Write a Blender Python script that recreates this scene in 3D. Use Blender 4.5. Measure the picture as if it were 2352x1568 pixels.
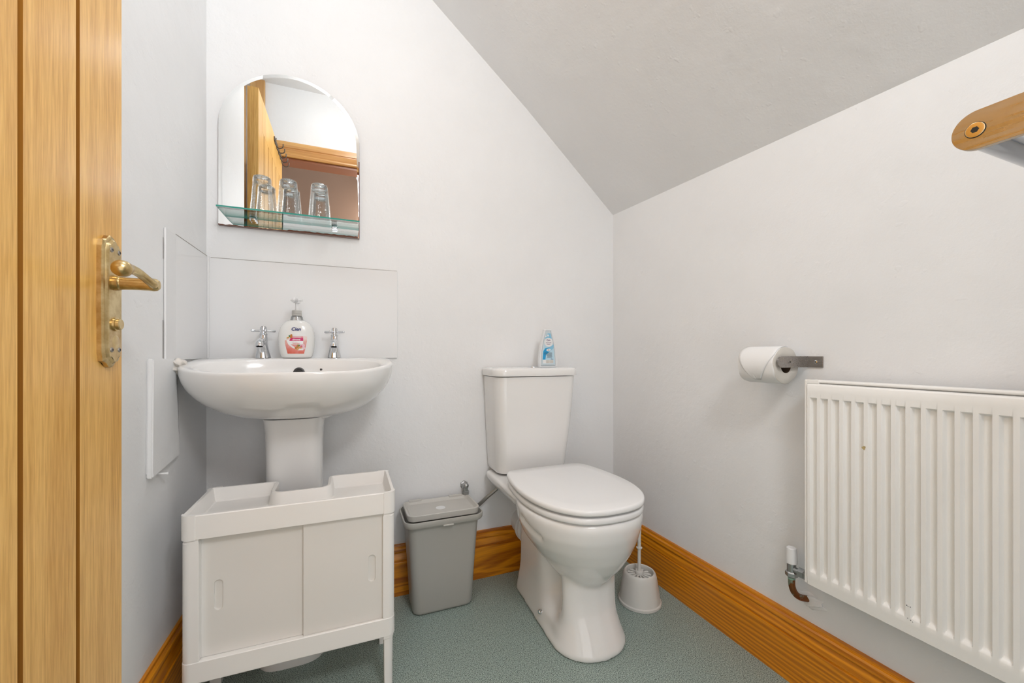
import bpy, bmesh, math, random
from mathutils import Vector, Matrix
random.seed(7)
PI = math.pi
for o in list(bpy.data.objects): bpy.data.objects.remove(o)
S = bpy.context.scene
C = S.collection

# ------------------------------------------------------------------ camera
cam = bpy.data.cameras.new('camera'); co = bpy.data.objects.new('camera', cam); C.objects.link(co)
cam.sensor_width = 36; cam.lens = 935/2352*36; cam.shift_y = 29/2352; cam.clip_start = 0.01
co.location = (0, 0, 0.86); co.rotation_euler = (PI/2, 0, -math.atan(376/935))
S.camera = co
# ------------------------------------------------------------------ world, exposure, ceiling lamp, added fill lights
w = bpy.data.worlds.new('world'); S.world = w; w.use_nodes = True
w.node_tree.nodes['Background'].inputs[0].default_value = (0.8, 0.85, 0.9, 1)
w.node_tree.nodes['Background'].inputs[1].default_value = 0.3
S.view_settings.view_transform = 'Standard'; S.view_settings.look = 'None'
S.view_settings.gamma = 1; S.view_settings.use_curve_mapping = False
S.view_settings.exposure = 0.0
def point_lamp(name, loc, power, rad, col):
    l = bpy.data.lights.new(name, 'POINT'); l.energy = power; l.shadow_soft_size = rad; l.color = col
    o = bpy.data.objects.new(name, l); o.location = loc; C.objects.link(o); return o
point_lamp('ceiling_lamp_light', (0.06, 0.72, 2.24), 6.5, 0.07, (.95, .975, 1.0))
point_lamp('passage_fill_point', (0.36, -0.35, 1.83), 27.0, 0.16, (.945, 0.975, 1.0))  # added fill to even out the room, not a fitting in the passage
pl = bpy.data.lights.new('passage_fill_panel', 'AREA'); pl.shape = 'RECTANGLE'; pl.size = 1.0; pl.size_y = 1.35; pl.energy = 6.0; pl.color = (.955, .98, 1.0)  # added soft panel lifting the lower room
po = bpy.data.objects.new('passage_fill_panel', pl); C.objects.link(po); po.location = (0.03, -0.60, 0.78); po.rotation_euler = (PI/2, 0, 0)

# ------------------------------------------------------------------ geometry constants
YB, XR, XL = 1.513, 1.093, -0.405
XREC, YREC, YH = -0.60, 1.0, 0.22       # recess behind the door, header wall

# ------------------------------------------------------------------ material helpers
def mat(name, col=(.8,.8,.8), rough=.5, metal=0, **kw):
    m = bpy.data.materials.new(name); m.use_nodes = True
    b = m.node_tree.nodes['Principled BSDF']
    b.inputs['Base Color'].default_value = (*col, 1)
    b.inputs['Roughness'].default_value = rough; b.inputs['Metallic'].default_value = metal
    for k, v in kw.items(): b.inputs[k.replace('_', ' ')].default_value = v
    return m
def nd(m, t, **kw):
    n = m.node_tree.nodes.new(t)
    for k, v in kw.items(): setattr(n, k, v)
    return n
def lk(m, a, b): m.node_tree.links.new(a, b)
def bsdf(m): return m.node_tree.nodes['Principled BSDF']
def coords(m, scale=(1,1,1), obj=True):
    tc = nd(m, 'ShaderNodeTexCoord'); mp = nd(m, 'ShaderNodeMapping')
    mp.inputs['Scale'].default_value = scale
    lk(m, tc.outputs['Object'], mp.inputs['Vector']); return mp.outputs[0]
def noise(m, vec, scale, detail=3, rough=.5, dist=0):
    n = nd(m, 'ShaderNodeTexNoise'); n.inputs['Scale'].default_value = scale; n.inputs['Detail'].default_value = detail
    n.inputs['Roughness'].default_value = rough; n.inputs['Distortion'].default_value = dist
    lk(m, vec, n.inputs['Vector']); return n
def ramp(m, fac, stops):
    r = nd(m, 'ShaderNodeValToRGB'); el = r.color_ramp.elements
    el[0].position, el[0].color = stops[0][0], (*stops[0][1], 1)
    el[1].position, el[1].color = stops[1][0], (*stops[1][1], 1)
    for p, c in stops[2:]:
        e = el.new(p); e.color = (*c, 1)
    lk(m, fac, r.inputs[0]); return r
def bump(m, h, strength, dist):
    b = nd(m, 'ShaderNodeBump'); b.inputs['Strength'].default_value = strength; b.inputs['Distance'].default_value = dist
    lk(m, h, b.inputs['Height']); return b

def plaster(name, col, rough=.55):
    m = mat(name, col, rough); v = coords(m)
    n1 = noise(m, v, 5, 4, .55); n2 = noise(m, v, 160, 3, .6); n3 = noise(m, v, 38, 2, .5)
    # small pits and ridges, thresholded so that most of the wall stays smooth
    r = ramp(m, n3.outputs[0], [(0.66, (0,0,0)), (0.74, (1,1,1))])
    a = nd(m, 'ShaderNodeMath', operation='MULTIPLY_ADD'); lk(m, r.outputs[0], a.inputs[0]); a.inputs[1].default_value = .35
    a2 = nd(m, 'ShaderNodeMath', operation='MULTIPLY_ADD'); lk(m, n1.outputs[0], a2.inputs[0]); a2.inputs[1].default_value = 6.0
    mu = nd(m, 'ShaderNodeMath', operation='MULTIPLY'); lk(m, n2.outputs[0], mu.inputs[0]); mu.inputs[1].default_value = .35
    lk(m, mu.outputs[0], a2.inputs[2]); lk(m, a2.outputs[0], a.inputs[2])
    b = bump(m, a.outputs[0], .8, .0013); lk(m, b.outputs[0], bsdf(m).inputs['Normal'])
    # faint scuffs
    n4 = noise(m, v, 3.3, 5, .6); c = tuple(x*.965 for x in col)
    rr = ramp(m, n4.outputs[0], [(.35, col), (.7, c)]); lk(m, rr.outputs[0], bsdf(m).inputs['Base Color'])
    return m

def wood(name, light, dark, axis, rough=.35, ring=9, fine=90, contrast=.5, st=.03, fst=.012, lo=.25, hi=.95, period=0):
    """grain runs along axis (0,1,2)"""
    m = mat(name, light, rough, Coat_Weight=.12, Coat_Roughness=.2)
    sc = [1,1,1]; sc[axis] = st
    v = coords(m, tuple(sc))
    big = noise(m, v, ring, 3, .55, .6)
    # rings out of the big noise
    mm = nd(m, 'ShaderNodeMath', operation='MULTIPLY'); lk(m, big.outputs[0], mm.inputs[0]); mm.inputs[1].default_value = 14
    if period:
        tcx = nd(m, 'ShaderNodeTexCoord'); sp = nd(m, 'ShaderNodeSeparateXYZ'); lk(m, tcx.outputs['Object'], sp.inputs[0])
        m0 = nd(m, 'ShaderNodeMath', operation='MULTIPLY_ADD'); lk(m, sp.outputs[2], m0.inputs[0]); m0.inputs[1].default_value = 1.6/period
        mm.inputs[1].default_value = 9.0; lk(m, mm.outputs[0], m0.inputs[2]); mm = m0
    sn = nd(m, 'ShaderNodeMath', operation='SINE'); 
    m2 = nd(m, 'ShaderNodeMath', operation='MULTIPLY'); lk(m, mm.outputs[0], m2.inputs[0]); m2.inputs[1].default_value = 6.28/1.6
    lk(m, m2.outputs[0], sn.inputs[0])
    m3 = nd(m, 'ShaderNodeMath', operation='MULTIPLY_ADD'); lk(m, sn.outputs[0], m3.inputs[0]); m3.inputs[1].default_value = .5; m3.inputs[2].default_value = .5
    sc2 = [1,1,1]; sc2[axis] = fst
    v2 = coords(m, tuple(sc2)); fn = noise(m, v2, fine*4, 3, .65)
    mx = nd(m, 'ShaderNodeMath', operation='MULTIPLY_ADD'); lk(m, fn.outputs[0], mx.inputs[0]); mx.inputs[1].default_value = .75
    m4 = nd(m, 'ShaderNodeMath', operation='MULTIPLY'); lk(m, m3.outputs[0], m4.inputs[0]); m4.inputs[1].default_value = contrast
    lk(m, m4.outputs[0], mx.inputs[2])
    r = ramp(m, mx.outputs[0], [(lo, light), (hi, dark)])
    lk(m, r.outputs[0], bsdf(m).inputs['Base Color'])
    b = bump(m, fn.outputs[0], .15, .0004); lk(m, b.outputs[0], bsdf(m).inputs['Normal'])
    return m

M = {}
M['wall'] = plaster('white_paint', (.86,.86,.86))
M['ceil'] = plaster('white_ceiling_paint', (.84,.84,.84), .7)
M['pvc'] = mat('white_gloss_board', (.82,.82,.82), .12)
M['trimw'] = mat('white_trim', (.80,.80,.80), .35)
M['ceramic'] = mat('white_vitreous_china', (.86,.85,.835), .12, Coat_Weight=.4, Coat_Roughness=.06)
M['seat'] = mat('white_seat_plastic', (.87,.865,.86), .22)
M['cab'] = mat('warm_white_plastic', (.90,.88,.85), .42)
M['cabdoor'] = mat('grey_white_board', (.80,.775,.735), .45)
M['bin'] = mat('grey_plastic', (.44,.425,.39), .38)
M['binlid'] = mat('pale_grey_plastic', (.56,.54,.50), .38)
M['chrome'] = mat('chrome', (.72,.74,.77), .07, 1)
M['steel'] = mat('brushed_steel', (.36,.34,.32), .33, 1)
M['bronze'] = mat('satin_bronze_steel', (.49,.415,.32), .30, 1)
M['gold'] = mat('gold_screw', (.74,.57,.34), .2, 1)
M['brass'] = mat('aged_brass', (.66,.50,.24), .29, 1)
M['dark'] = mat('dark_hole', (.02,.018,.016), .5)
M['darkrub'] = mat('dark_rubber', (.05,.05,.052), .4)
M['offw'] = mat('cream_plastic', (.72,.70,.66), .35)
M['rad'] = mat('radiator_enamel', (.93,.91,.875), .28)
M['tissue'] = mat('toilet_tissue', (.86,.855,.845), .95)
M['card'] = mat('roll_face', (.62,.585,.53), .95)
M['copper'] = mat('copper_pipe', (.30,.14,.06), .35, .9)
M['verd'] = mat('verdigris', (.25,.42,.33), .7)
M['nickel'] = mat('dull_nickel', (.42,.43,.43), .3, 1)
M['braid'] = mat('braided_hose', (.33,.32,.30), .4, .8)
M['railsteel'] = mat('polished_rail_steel', (.40,.42,.45), .12, 1)
M['hook'] = mat('dark_hook_metal', (.10,.085,.07), .4, .7)
M['caulk'] = mat('old_plaster', (.74,.70,.65), .9)
M['brown'] = mat('brown_board', (.17,.098,.062), .35)
M['brownedge'] = mat('mirror_backing', (.16,.055,.03), .6)
M['pineX'] = wood('pine_along_wall', (.84,.32,.008), (.34,.085,.002), 0, .28, 9, 90, .50, .14, .02, .25, 1.0)
M['pineY'] = wood('pine_along_side', (.90,.35,.008), (.40,.10,.002), 1, .28, 9, 90, .42, .06, .02, .22, 1.0, .014)
M['pineXl'] = wood('pine_header', (.72,.42,.15), (.46,.20,.055), 0, .3, 7, 60, .4)
M['pineZ'] = wood('pine_upright', (.74,.47,.20), (.50,.25,.08), 2, .35, 7, 60, .4)
M['oak'] = wood('oak_veneer', (.90,.53,.145), (.66,.325,.055), 2, .36, 9, 62, .13, .02, .045, .30, .60)
M['groove'] = wood('oak_groove', (.34,.14,.018), (.22,.08,.010), 2, .8, 6, 55, .3)
bsdf(M['groove']).inputs['Specular IOR Level'].default_value = .1; bsdf(M['groove']).inputs['Coat Weight'].default_value = 0

# speckled vinyl
m = mat('speckled_vinyl', (.2,.25,.23), .42); v = coords(m)
n = noise(m, v, 560, 1, .6); n2 = noise(m, v, 340, 1, .5); n3 = noise(m, v, 4, 3, .5)
r = ramp(m, n.outputs[0], [(.36, (.05,.06,.055)), (.46, (.26,.34,.305)), (.56, (.43,.53,.48)), (.66, (.62,.70,.64))])
r2 = ramp(m, n2.outputs[0], [(.34, (.36,.38,.37)), (.45, (1,1,1))])
mx = nd(m, 'ShaderNodeMix', data_type='RGBA', blend_type='MULTIPLY'); mx.inputs[0].default_value = 1
lk(m, r.outputs[0], mx.inputs[6]); lk(m, r2.outputs[0], mx.inputs[7]); lk(m, mx.outputs[2], bsdf(m).inputs['Base Color'])
M['floor'] = m
# brushed steel / bronze streaks
for k in ('steel', 'bronze'):
    m = M[k]; v = coords(m, (30, 1.5, 30)); n = noise(m, v, 12, 3); rr = ramp(m, n.outputs[0], [(.3, (.22,)*3), (.7, (.42,)*3)])
    lk(m, rr.outputs[0], bsdf(m).inputs['Roughness'])
# tarnished brass: darker and rougher where worn
m = M['brass']; v = coords(m); n = noise(m, v, 28, 4, .6)
rr = ramp(m, n.outputs[0], [(.38, (.74,.60,.33)), (.62, (.52,.36,.15))]); lk(m, rr.outputs[0], bsdf(m).inputs['Base Color'])
# scuffed pine near white paint: handled as is
# mirror
m = mat('mirror_silver', (.90,.91,.905), .0, 1); M['mirror'] = m
# thin clear glass: fresnel mix of transparent and glossy
def glass(name, tint, power=1.0, bumpy=0, rough=0.0, base=.0):
    m = bpy.data.materials.new(name); m.use_nodes = True; nt = m.node_tree; nt.nodes.clear()
    out = nd(m, 'ShaderNodeOutputMaterial'); t = nd(m, 'ShaderNodeBsdfTransparent'); g = nd(m, 'ShaderNodeBsdfGlossy')
    t.inputs[0].default_value = (*tint, 1); g.inputs['Roughness'].default_value = rough; g.inputs[0].default_value = (.95,.97,.97,1)
    f = nd(m, 'ShaderNodeFresnel'); f.inputs[0].default_value = 1.5
    mu = nd(m, 'ShaderNodeMath', operation='MULTIPLY_ADD', use_clamp=True); lk(m, f.outputs[0], mu.inputs[0]); mu.inputs[1].default_value = power; mu.inputs[2].default_value = base
    mix = nd(m, 'ShaderNodeMixShader'); lk(m, mu.outputs[0], mix.inputs[0]); lk(m, t.outputs[0], mix.inputs[1]); lk(m, g.outputs[0], mix.inputs[2])
    lk(m, mix.outputs[0], out.inputs[0])
    if bumpy:
        tc = nd(m, 'ShaderNodeTexCoord'); vo = nd(m, 'ShaderNodeTexVoronoi'); vo.inputs['Scale'].default_value = bumpy
        lk(m, tc.outputs['Object'], vo.inputs['Vector']); b = bump(m, vo.outputs[0], .35, .0015)
        lk(m, b.outputs[0], g.inputs['Normal']); lk(m, b.outputs[0], f.inputs['Normal'])
    return m
M['glass'] = glass('shelf_glass', (.955,.98,.97), .8)
M['glassedge'] = mat('green_glass_edge', (.05,.33,.27), .08, 0)
M['tumbler'] = glass('tumbler_glass', (.985,.99,.99), .45, 160, .02, .0)
M['tumblerthick'] = glass('tumbler_base_glass', (.96,.965,.97), .7, 90, .03, .03)
M['clearp'] = glass('clear_plastic', (.90,.90,.90), 1.3, 0, .12, .10)
M['frostp'] = glass('frosted_pump_plastic', (.93,.93,.93), .7, 0, .3, .05)

# ------------------------------------------------------------------ mesh helpers
def link(name, me, m=None, parent=None, smooth=None, mats=None):
    o = bpy.data.objects.new(name, me); C.objects.link(o)
    for x in (mats or ([m] if m else [])): me.materials.append(x)
    if parent: o.parent = parent
    if smooth is not None:
        me.polygons.foreach_set('use_smooth', [True]*len(me.polygons)); me.set_sharp_from_angle(angle=math.radians(smooth))
    return o
def obj(name, bm, m=None, parent=None, smooth=35, mats=None, origin=None):
    """origin: world point the mesh is re-centred on (only for top level meshes)"""
    bmesh.ops.recalc_face_normals(bm, faces=bm.faces)
    me = bpy.data.meshes.new(name)
    if origin is not None: bmesh.ops.translate(bm, vec=-Vector(origin), verts=bm.verts)
    bm.to_mesh(me); bm.free()
    o = link(name, me, m, None, smooth, mats)
    if origin is not None: o.location = origin
    if smooth is not None and smooth <= 35:
        q = o.modifiers.new('wn', 'WEIGHTED_NORMAL'); q.keep_sharp = True; q.weight = 90
    if parent:
        o.parent = parent
        me.transform(Matrix.Translation(-world_loc(parent)))
    return o
def world_loc(p):
    v = Vector(p.location)
    while p.parent: p = p.parent; v = v + Vector(p.location)
    return v
def tag(o, label=None, cat=None, group=None, kind=None):
    if label: o['label'] = label
    if cat: o['category'] = cat
    if group: o['group'] = group
    if kind: o['kind'] = kind
    return o
def thing(name, loc, label, cat, group=None):
    o = bpy.data.objects.new(name, None); C.objects.link(o); o.location = loc; o.empty_display_size = .05
    return tag(o, label, cat, group)
def struct(name, bm, m, label, smooth=35, mats=None, cat='room'):
    o = obj(name, bm, m, None, smooth, mats); o['kind'] = 'structure'; o['label'] = label; o['category'] = cat
    return o
def box(bm, x0, x1, y0, y1, z0, z1, bev=0, seg=2):
    r = bmesh.ops.create_cube(bm, size=1)
    for v in r['verts']:
        v.co = Vector((x0+(v.co.x+.5)*(x1-x0), y0+(v.co.y+.5)*(y1-y0), z0+(v.co.z+.5)*(z1-z0)))
    if bev:
        es = list({e for v in r['verts'] for e in v.link_edges})
        bmesh.ops.bevel(bm, geom=es, offset=bev, segments=seg, profile=.5, affect='EDGES')
    return r['verts']
def nbm(): return bmesh.new()
def bx(*a, **k): b = nbm(); box(b, *a, **k); return b
def loft(bm, loops, cap0=True, cap1=True, closed=True):
    rings = [[bm.verts.new(p) for p in lp] for lp in loops]
    n = len(rings[0])
    for a, b in zip(rings, rings[1:]):
        for i in range(n if closed else n-1):
            j = (i+1) % n
            bm.faces.new((a[i], a[j], b[j], b[i]))
    fs = []
    if cap0: fs.append(bm.faces.new(rings[0][::-1]))
    if cap1: fs.append(bm.faces.new(rings[-1]))
    if fs: bmesh.ops.triangulate(bm, faces=fs)
    return rings
def circ(c, r, n, ax=2, r2=None):
    r2 = r if r2 is None else r2
    out = []
    for i in range(n):
        a = 2*PI*i/n; u, v = r*math.cos(a), r2*math.sin(a)
        p = [0,0,0]; p[(ax+1)%3] = u; p[(ax+2)%3] = v
        out.append(Vector(c)+Vector(p))
    return out
def lathe(bm, c, prof, n=40, ax=2, cap0=True, cap1=True):
    """prof: (offset along axis, radius)"""
    loops = []
    for h, r in prof:
        p = list(c); p[ax] += h; loops.append(circ(p, max(r, 1e-5), n, ax))
    loft(bm, loops, cap0, cap1)
def tube(bm, pts, radii, n=16, cap=True):
    pts = [Vector(p) for p in pts]
    if not isinstance(radii, (list, tuple)): radii = [radii]*len(pts)
    up = None; loops = []
    for i, p in enumerate(pts):
        t = (pts[min(i+1, len(pts)-1)]-pts[max(i-1, 0)]).normalized()
        if up is None:
            up = Vector((0,0,1)) if abs(t.z) < .9 else Vector((1,0,0))
        u = (up - t*up.dot(t)).normalized(); v = t.cross(u); up = u
        loops.append([p+(u*math.cos(2*PI*k/n)+v*math.sin(2*PI*k/n))*radii[i] for k in range(n)])
    loft(bm, loops, cap, cap)
def spline(P, n=8, closed=False):
    P = [Vector(p) for p in P]; out = []; N = len(P)
    rng = range(N if closed else N-1)
    for i in rng:
        p1, p2 = P[i], P[(i+1) % N]
        p0 = P[(i-1) % N] if closed or i > 0 else p1*2-p2
        p3 = P[(i+2) % N] if closed or i+2 < N else p2*2-p1
        for k in range(n):
            t = k/n
            out.append(.5*((2*p1)+(-p0+p2)*t+(2*p0-5*p1+4*p2-p3)*t*t+(-p0+3*p1-3*p2+p3)*t**3))
    if not closed: out.append(P[-1])
    return out
def rrect(x0, x1, y0, y1, r, z, n=6, rs=None):
    """rounded rectangle loop, ccw; rs = radii of (x1y0, x1y1, x0y1, x0y0)"""
    rs = rs or (r,)*4
    cs = [(x1-rs[0], y0+rs[0], -PI/2, rs[0]), (x1-rs[1], y1-rs[1], 0, rs[1]), (x0+rs[2], y1-rs[2], PI/2, rs[2]), (x0+rs[3], y0+rs[3], PI, rs[3])]
    return [Vector((cx+q*math.cos(a0+PI/2*k/n), cy+q*math.sin(a0+PI/2*k/n), z)) for cx, cy, a0, q in cs for k in range(n+1)]
def rpoly(P, R, z, off=0, n=6):
    """rounded simple polygon (ccw); off>0 moves the outline inward"""
    N = len(P); out = []
    for i in range(N):
        p = Vector(P[i]); a = Vector(P[i-1]); b = Vector(P[(i+1) % N])
        d1 = (p-a).normalized(); d2 = (b-p).normalized()
        n1 = Vector((-d1.y, d1.x)); n2 = Vector((-d2.y, d2.x))
        k = (n1+n2); k = k/(1+n1.dot(n2))
        q = p+k*off; convex = d1.cross(d2) > 0
        r = max(R[i]-off if convex else R[i]+off, .0012)
        ang = d1.angle(d2); t = r*math.tan(ang/2)
        s = q-d1*t; e = q+d2*t; cen = s+(n1 if convex else -n1)*r
        a0 = math.atan2(s.y-cen.y, s.x-cen.x)
        for j in range(n+1):
            a_ = a0+(ang if convex else -ang)*j/n
            out.append(Vector((cen.x+r*math.cos(a_), cen.y+r*math.sin(a_), z)))
    return out
def inset(loop, d, z=None):
    """move a ccw planar loop inward by d"""
    N = len(loop); out = []
    for i in range(N):
        a, b = loop[i-1], loop[(i+1) % N]; t = (b-a); t.z = 0
        t = t.normalized(); nrm = Vector((-t.y, t.x, 0)); q = loop[i]+nrm*d
        out.append(Vector((q.x, q.y, loop[i].z if z is None else z)))
    return out
def frommods(o):
    """bake the modifiers of o into its mesh"""
    dg = bpy.context.evaluated_depsgraph_get(); me = bpy.data.meshes.new_from_object(o.evaluated_get(dg))
    o.modifiers.clear(); old = o.data; o.data = me; return o
def cut(o, cutters):
    for c in cutters:
        q = o.modifiers.new('b', 'BOOLEAN'); q.object = c; q.operation = 'DIFFERENCE'; q.solver = 'EXACT'
    frommods(o)
    for c in cutters: bpy.data.objects.remove(c)
    o.data.polygons.foreach_set('use_smooth', [True]*len(o.data.polygons)); o.data.set_sharp_from_angle(angle=math.radians(35))
    return o
def textmesh(name, s, size, m, parent, place, font_shear=0, bold=0, align='CENTER', sub=1):
    """place(x, z) -> world Vector; text laid out in local x/z, centred"""
    cu = bpy.data.curves.new(name, 'FONT'); cu.body = s; cu.size = size; cu.align_x = align; cu.shear = font_shear; cu.offset = bold
    cu.resolution_u = 4
    to = bpy.data.objects.new(name, cu); C.objects.link(to)
    dg = bpy.context.evaluated_depsgraph_get(); me = bpy.data.meshes.new_from_object(to.evaluated_get(dg))
    bpy.data.objects.remove(to)
    b = nbm(); b.from_mesh(me); bpy.data.meshes.remove(me)
    for v in b.verts: v.co = place(v.co.x, v.co.y)
    return obj(name, b, m, parent, None)
def flat(name, pts, m, parent, place, cols=10):
    """polygon given as (x,z) pairs draped on a surface: built as horizontal strips"""
    b = nbm(); zs = [p[1] for p in pts]; z0, z1 = min(zs), max(zs); N = 16; rows = []
    for k in range(N+1):
        z = z0+(z1-z0)*(k+.0)/N; z = min(max(z, z0+1e-6), z1-1e-6); xs = []
        for i in range(len(pts)):
            (xa, za), (xb, zb) = pts[i-1], pts[i]
            if (za-z)*(zb-z) <= 0 and za != zb: xs.append(xa+(xb-xa)*(z-za)/(zb-za))
        rows.append([b.verts.new(place(min(xs)+(max(xs)-min(xs))*j/cols, z)) for j in range(cols+1)])
    for a, c in zip(rows, rows[1:]):
        for j in range(cols): b.faces.new((a[j], a[j+1], c[j+1], c[j]))
    return obj(name, b, m, parent, None)

# ================================================================== ROOM SHELL
T = .12
YF = -0.62                                     # far end of the passage behind the camera
struct('floor', bx(-.75, 1.25, YF-T, YB+T, -.05, 0), M['floor'], 'grey-green speckled vinyl floor with dark flecks', cat='floor')
struct('wall_back', bx(-.75, 1.25, YB, YB+T, 0, 2.7), M['wall'], 'white painted wall behind basin and toilet', cat='wall')
struct('wall_right', bx(XR, XR+T, -.30, YB+T, 0, 2.7), M['wall'], 'low white wall with radiator under the sloping ceiling', cat='wall')
struct('wall_left', bx(XL-.25, XL, YREC, YB+.02, 0, 2.6), M['wall'], 'narrow white wall left of the basin', cat='wall')
struct('wall_left_recess', bx(XREC-T, XREC, YF-T, YREC+.1, 0, 2.6), M['wall'], 'white wall behind the open oak door', cat='wall')
# wall with the doorway the door hangs in: pier at the left, masonry over the opening
b = nbm(); box(b, XREC-.02, -.475, YH-.10, YH, 0, 2.6); box(b, -.475, .95, YH-.10, YH, 2.06, 2.6)
struct('wall_front', b, M['wall'], 'white wall above the doorway, seen in the mirror', cat='wall')
struct('wall_front_right', bx(.62, XR+.02, -.30, -.16, 0, 2.7), M['wall'], 'white wall to the right of the doorway', cat='wall')
struct('wall_passage', bx(.62, .74, YF-T, -.16, 0, 2.7), M['wall'], 'white side wall of the passage', cat='wall')
struct('wall_passage_end', bx(XREC-.05, .74, YF-T, YF, 0, 2.6), M['brown'], 'brown boarded wall across the passage, seen in the mirror', cat='wall')
# ceiling: slope (falls slightly towards the door) and flat part
b = nbm()
prof = [(-.75, 2.47), (-.02, 2.47), (.28, 2.182), (.673, 1.856), (XR, 1.478), (1.25, 1.33)]
xs = [p[0] for p in prof]; ys = [YF-T, .3, .9, YB+T]
def cz(i, y):
    z = prof[i][1]
    return z if i < 2 else z-.042*(YB-y)
low = [[b.verts.new((x, y, cz(i, y))) for i, x in enumerate(xs)] for y in ys]
hi = [[b.verts.new((x, y, cz(i, y)+.10)) for i, x in enumerate(xs)] for y in ys]
for G, fl in ((low, 0), (hi, 1)):
    for r0, r1 in zip(G, G[1:]):
        for i in range(len(xs)-1):
            f = [r0[i], r0[i+1], r1[i+1], r1[i]]; b.faces.new(f if fl else f[::-1])
for i in range(len(xs)-1):
    for k in (0, -1): b.faces.new((low[k][i], low[k][i+1], hi[k][i+1], hi[k][i]))
for j in range(len(ys)-1):
    for k in (0, -1): b.faces.new((low[j][k], low[j+1][k], hi[j+1][k], hi[j][k]))
struct('ceiling', b, M['ceil'], 'white ceiling sloping down to the right', smooth=12, cat='ceiling')

# skirting boards
SK = [(0, .0), (.0205, .0), (.0205, .117), (.0195, .119), (.0165, .1195), (.0165, .1225), (.0185, .1245), (.0182, .130), (.0150, .139),
      (.0125, .1445), (.0120, .148), (.0145, .150), (.0168, .1535), (.0172, .159), (.0155, .1645), (.0115, .168), (.0090, .1685),
      (.0085, .171), (.0095, .1725), (.0085, .176), (0, .177)]
def skirt(name, path, m, label, closed=False):
    """path: list of (x, y, nx, ny) with the mitre direction the profile is pushed in"""
    b = nbm(); loft(b, [[Vector((x+nx*t, y+ny*t, z)) for t, z in SK] for x, y, nx, ny in path])
    return struct(name, b, m, label, smooth=25, cat='skirting board')
skirt('baseboard_back', [(XL+.001, YB, 1, -1), (XR-.0005, YB, -1, -1)], M['pineX'], 'varnished orange pine skirting along the back wall')
skirt('baseboard_right', [(XR, YB, -1, -1), (XR, -.10, -1, 0)], M['pineY'], 'varnished orange pine skirting under the radiator')
bl = skirt('baseboard_left', [(XL, YREC, 1, 0), (XL, YB, 1, -1)], M['pineY'], 'paint-smeared pine skirting beside the storage unit')
bl.data.transform(Matrix.Translation((-.003, 0, 0)))

# doorway trim, seen in the mirror
def arch_prof(w):     # architrave: (across, out)
    return [(0, 0), (0, .013), (.006, .017), (.014, .0165), (.017, .0135), (.030, .018), (.043, .0215), (.046, .0185), (.050, .0185), (.053, .022), (w-.004, .022), (w, .018), (w, 0)]
W = .088
b = nbm(); P = arch_prof(W)
loft(b, [[Vector((x, YH+o, 2.045+t)) for t, o in P] for x in (-.475, .42)])
struct('trim_1', b, M['pineXl'], 'moulded pine architrave over the doorway', smooth=20, cat='architrave')
b = bx(-.53, -.455, YH, YH+.02, 0, 2.47, bev=.003)
struct('trim_2', b, M['pineZ'], 'tall pine upright behind the open door', cat='door frame')
struct('trim_3', bx(-.572, -.552, YH, YH+.02, 0, 2.47, bev=.003), M['pineZ'], 'narrow pine strip beside the recess wall', cat='door frame')
struct('trim_4', bx(-.475, .62, YH-.10, YH, 2.03, 2.06), mat('red_brown_lining', (.26,.09,.035), .4), 'pine lining under the top of the doorway', cat='door frame')

# ================================================================== LAMP FITTING (out of frame, gives the light)
t = thing('ceiling_light', (.06, .72, 2.37), 'white ceiling light fitting in front of the slope', 'ceiling light')
b = nbm(); lathe(b, (.06, .72, 2.31), [(0, .012), (.004, .018), (.02, .02), (.04, .045), (.085, .047)]); obj('rose', b, M['trimw'], t)

# ================================================================== DOOR
XD = -.368; D0, D1 = .232, .917
door = thing('oak_door', (XD-.02, D0, .006), 'open oak plank door with vertical grooves and brass handle', 'door')
g = .0092; gr = [.683-.113*k for k in range(-1, 5)]           # groove near edges (first = .796)
pts = [(XD-.042, D0), (XD, D0)]
for y in sorted(gr):
    if y-g > D0+.02:
        pts += [(XD, y-g), (XD-.0055, y-g+.002), (XD-.0055, y-.002), (XD, y)]
pts += [(XD, D1-.0015), (XD-.0015, D1), (XD-.042, D1)]
b = nbm(); loft(b, [[Vector((x, y, z)) for x, y in pts] for z in (.006, 2.036)])
leaf = obj('door_leaf', b, None, door, None, mats=[M['oak'], M['groove']])
for p in leaf.data.polygons:
    c = p.center+world_loc(leaf)
    if abs(p.normal.z) < .5 and (XD-.008) < c.x < XD-.0002 and any(y-g-.001 < c.y < y+.001 for y in gr): p.material_index = 1
obj('top_rail', bx(XD-.007, XD+.0004, D0+.001, .8285, 1.885, 2.0355), M['oak'], door, None)
for z in (.25, 1.05, 1.8):
    hb = nbm(); tube(hb, [(XD+.003, D0-.004, z-.05), (XD+.003, D0-.004, z+.05)], .005, 10); obj('hinge', hb, M['brass'], door)

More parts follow.
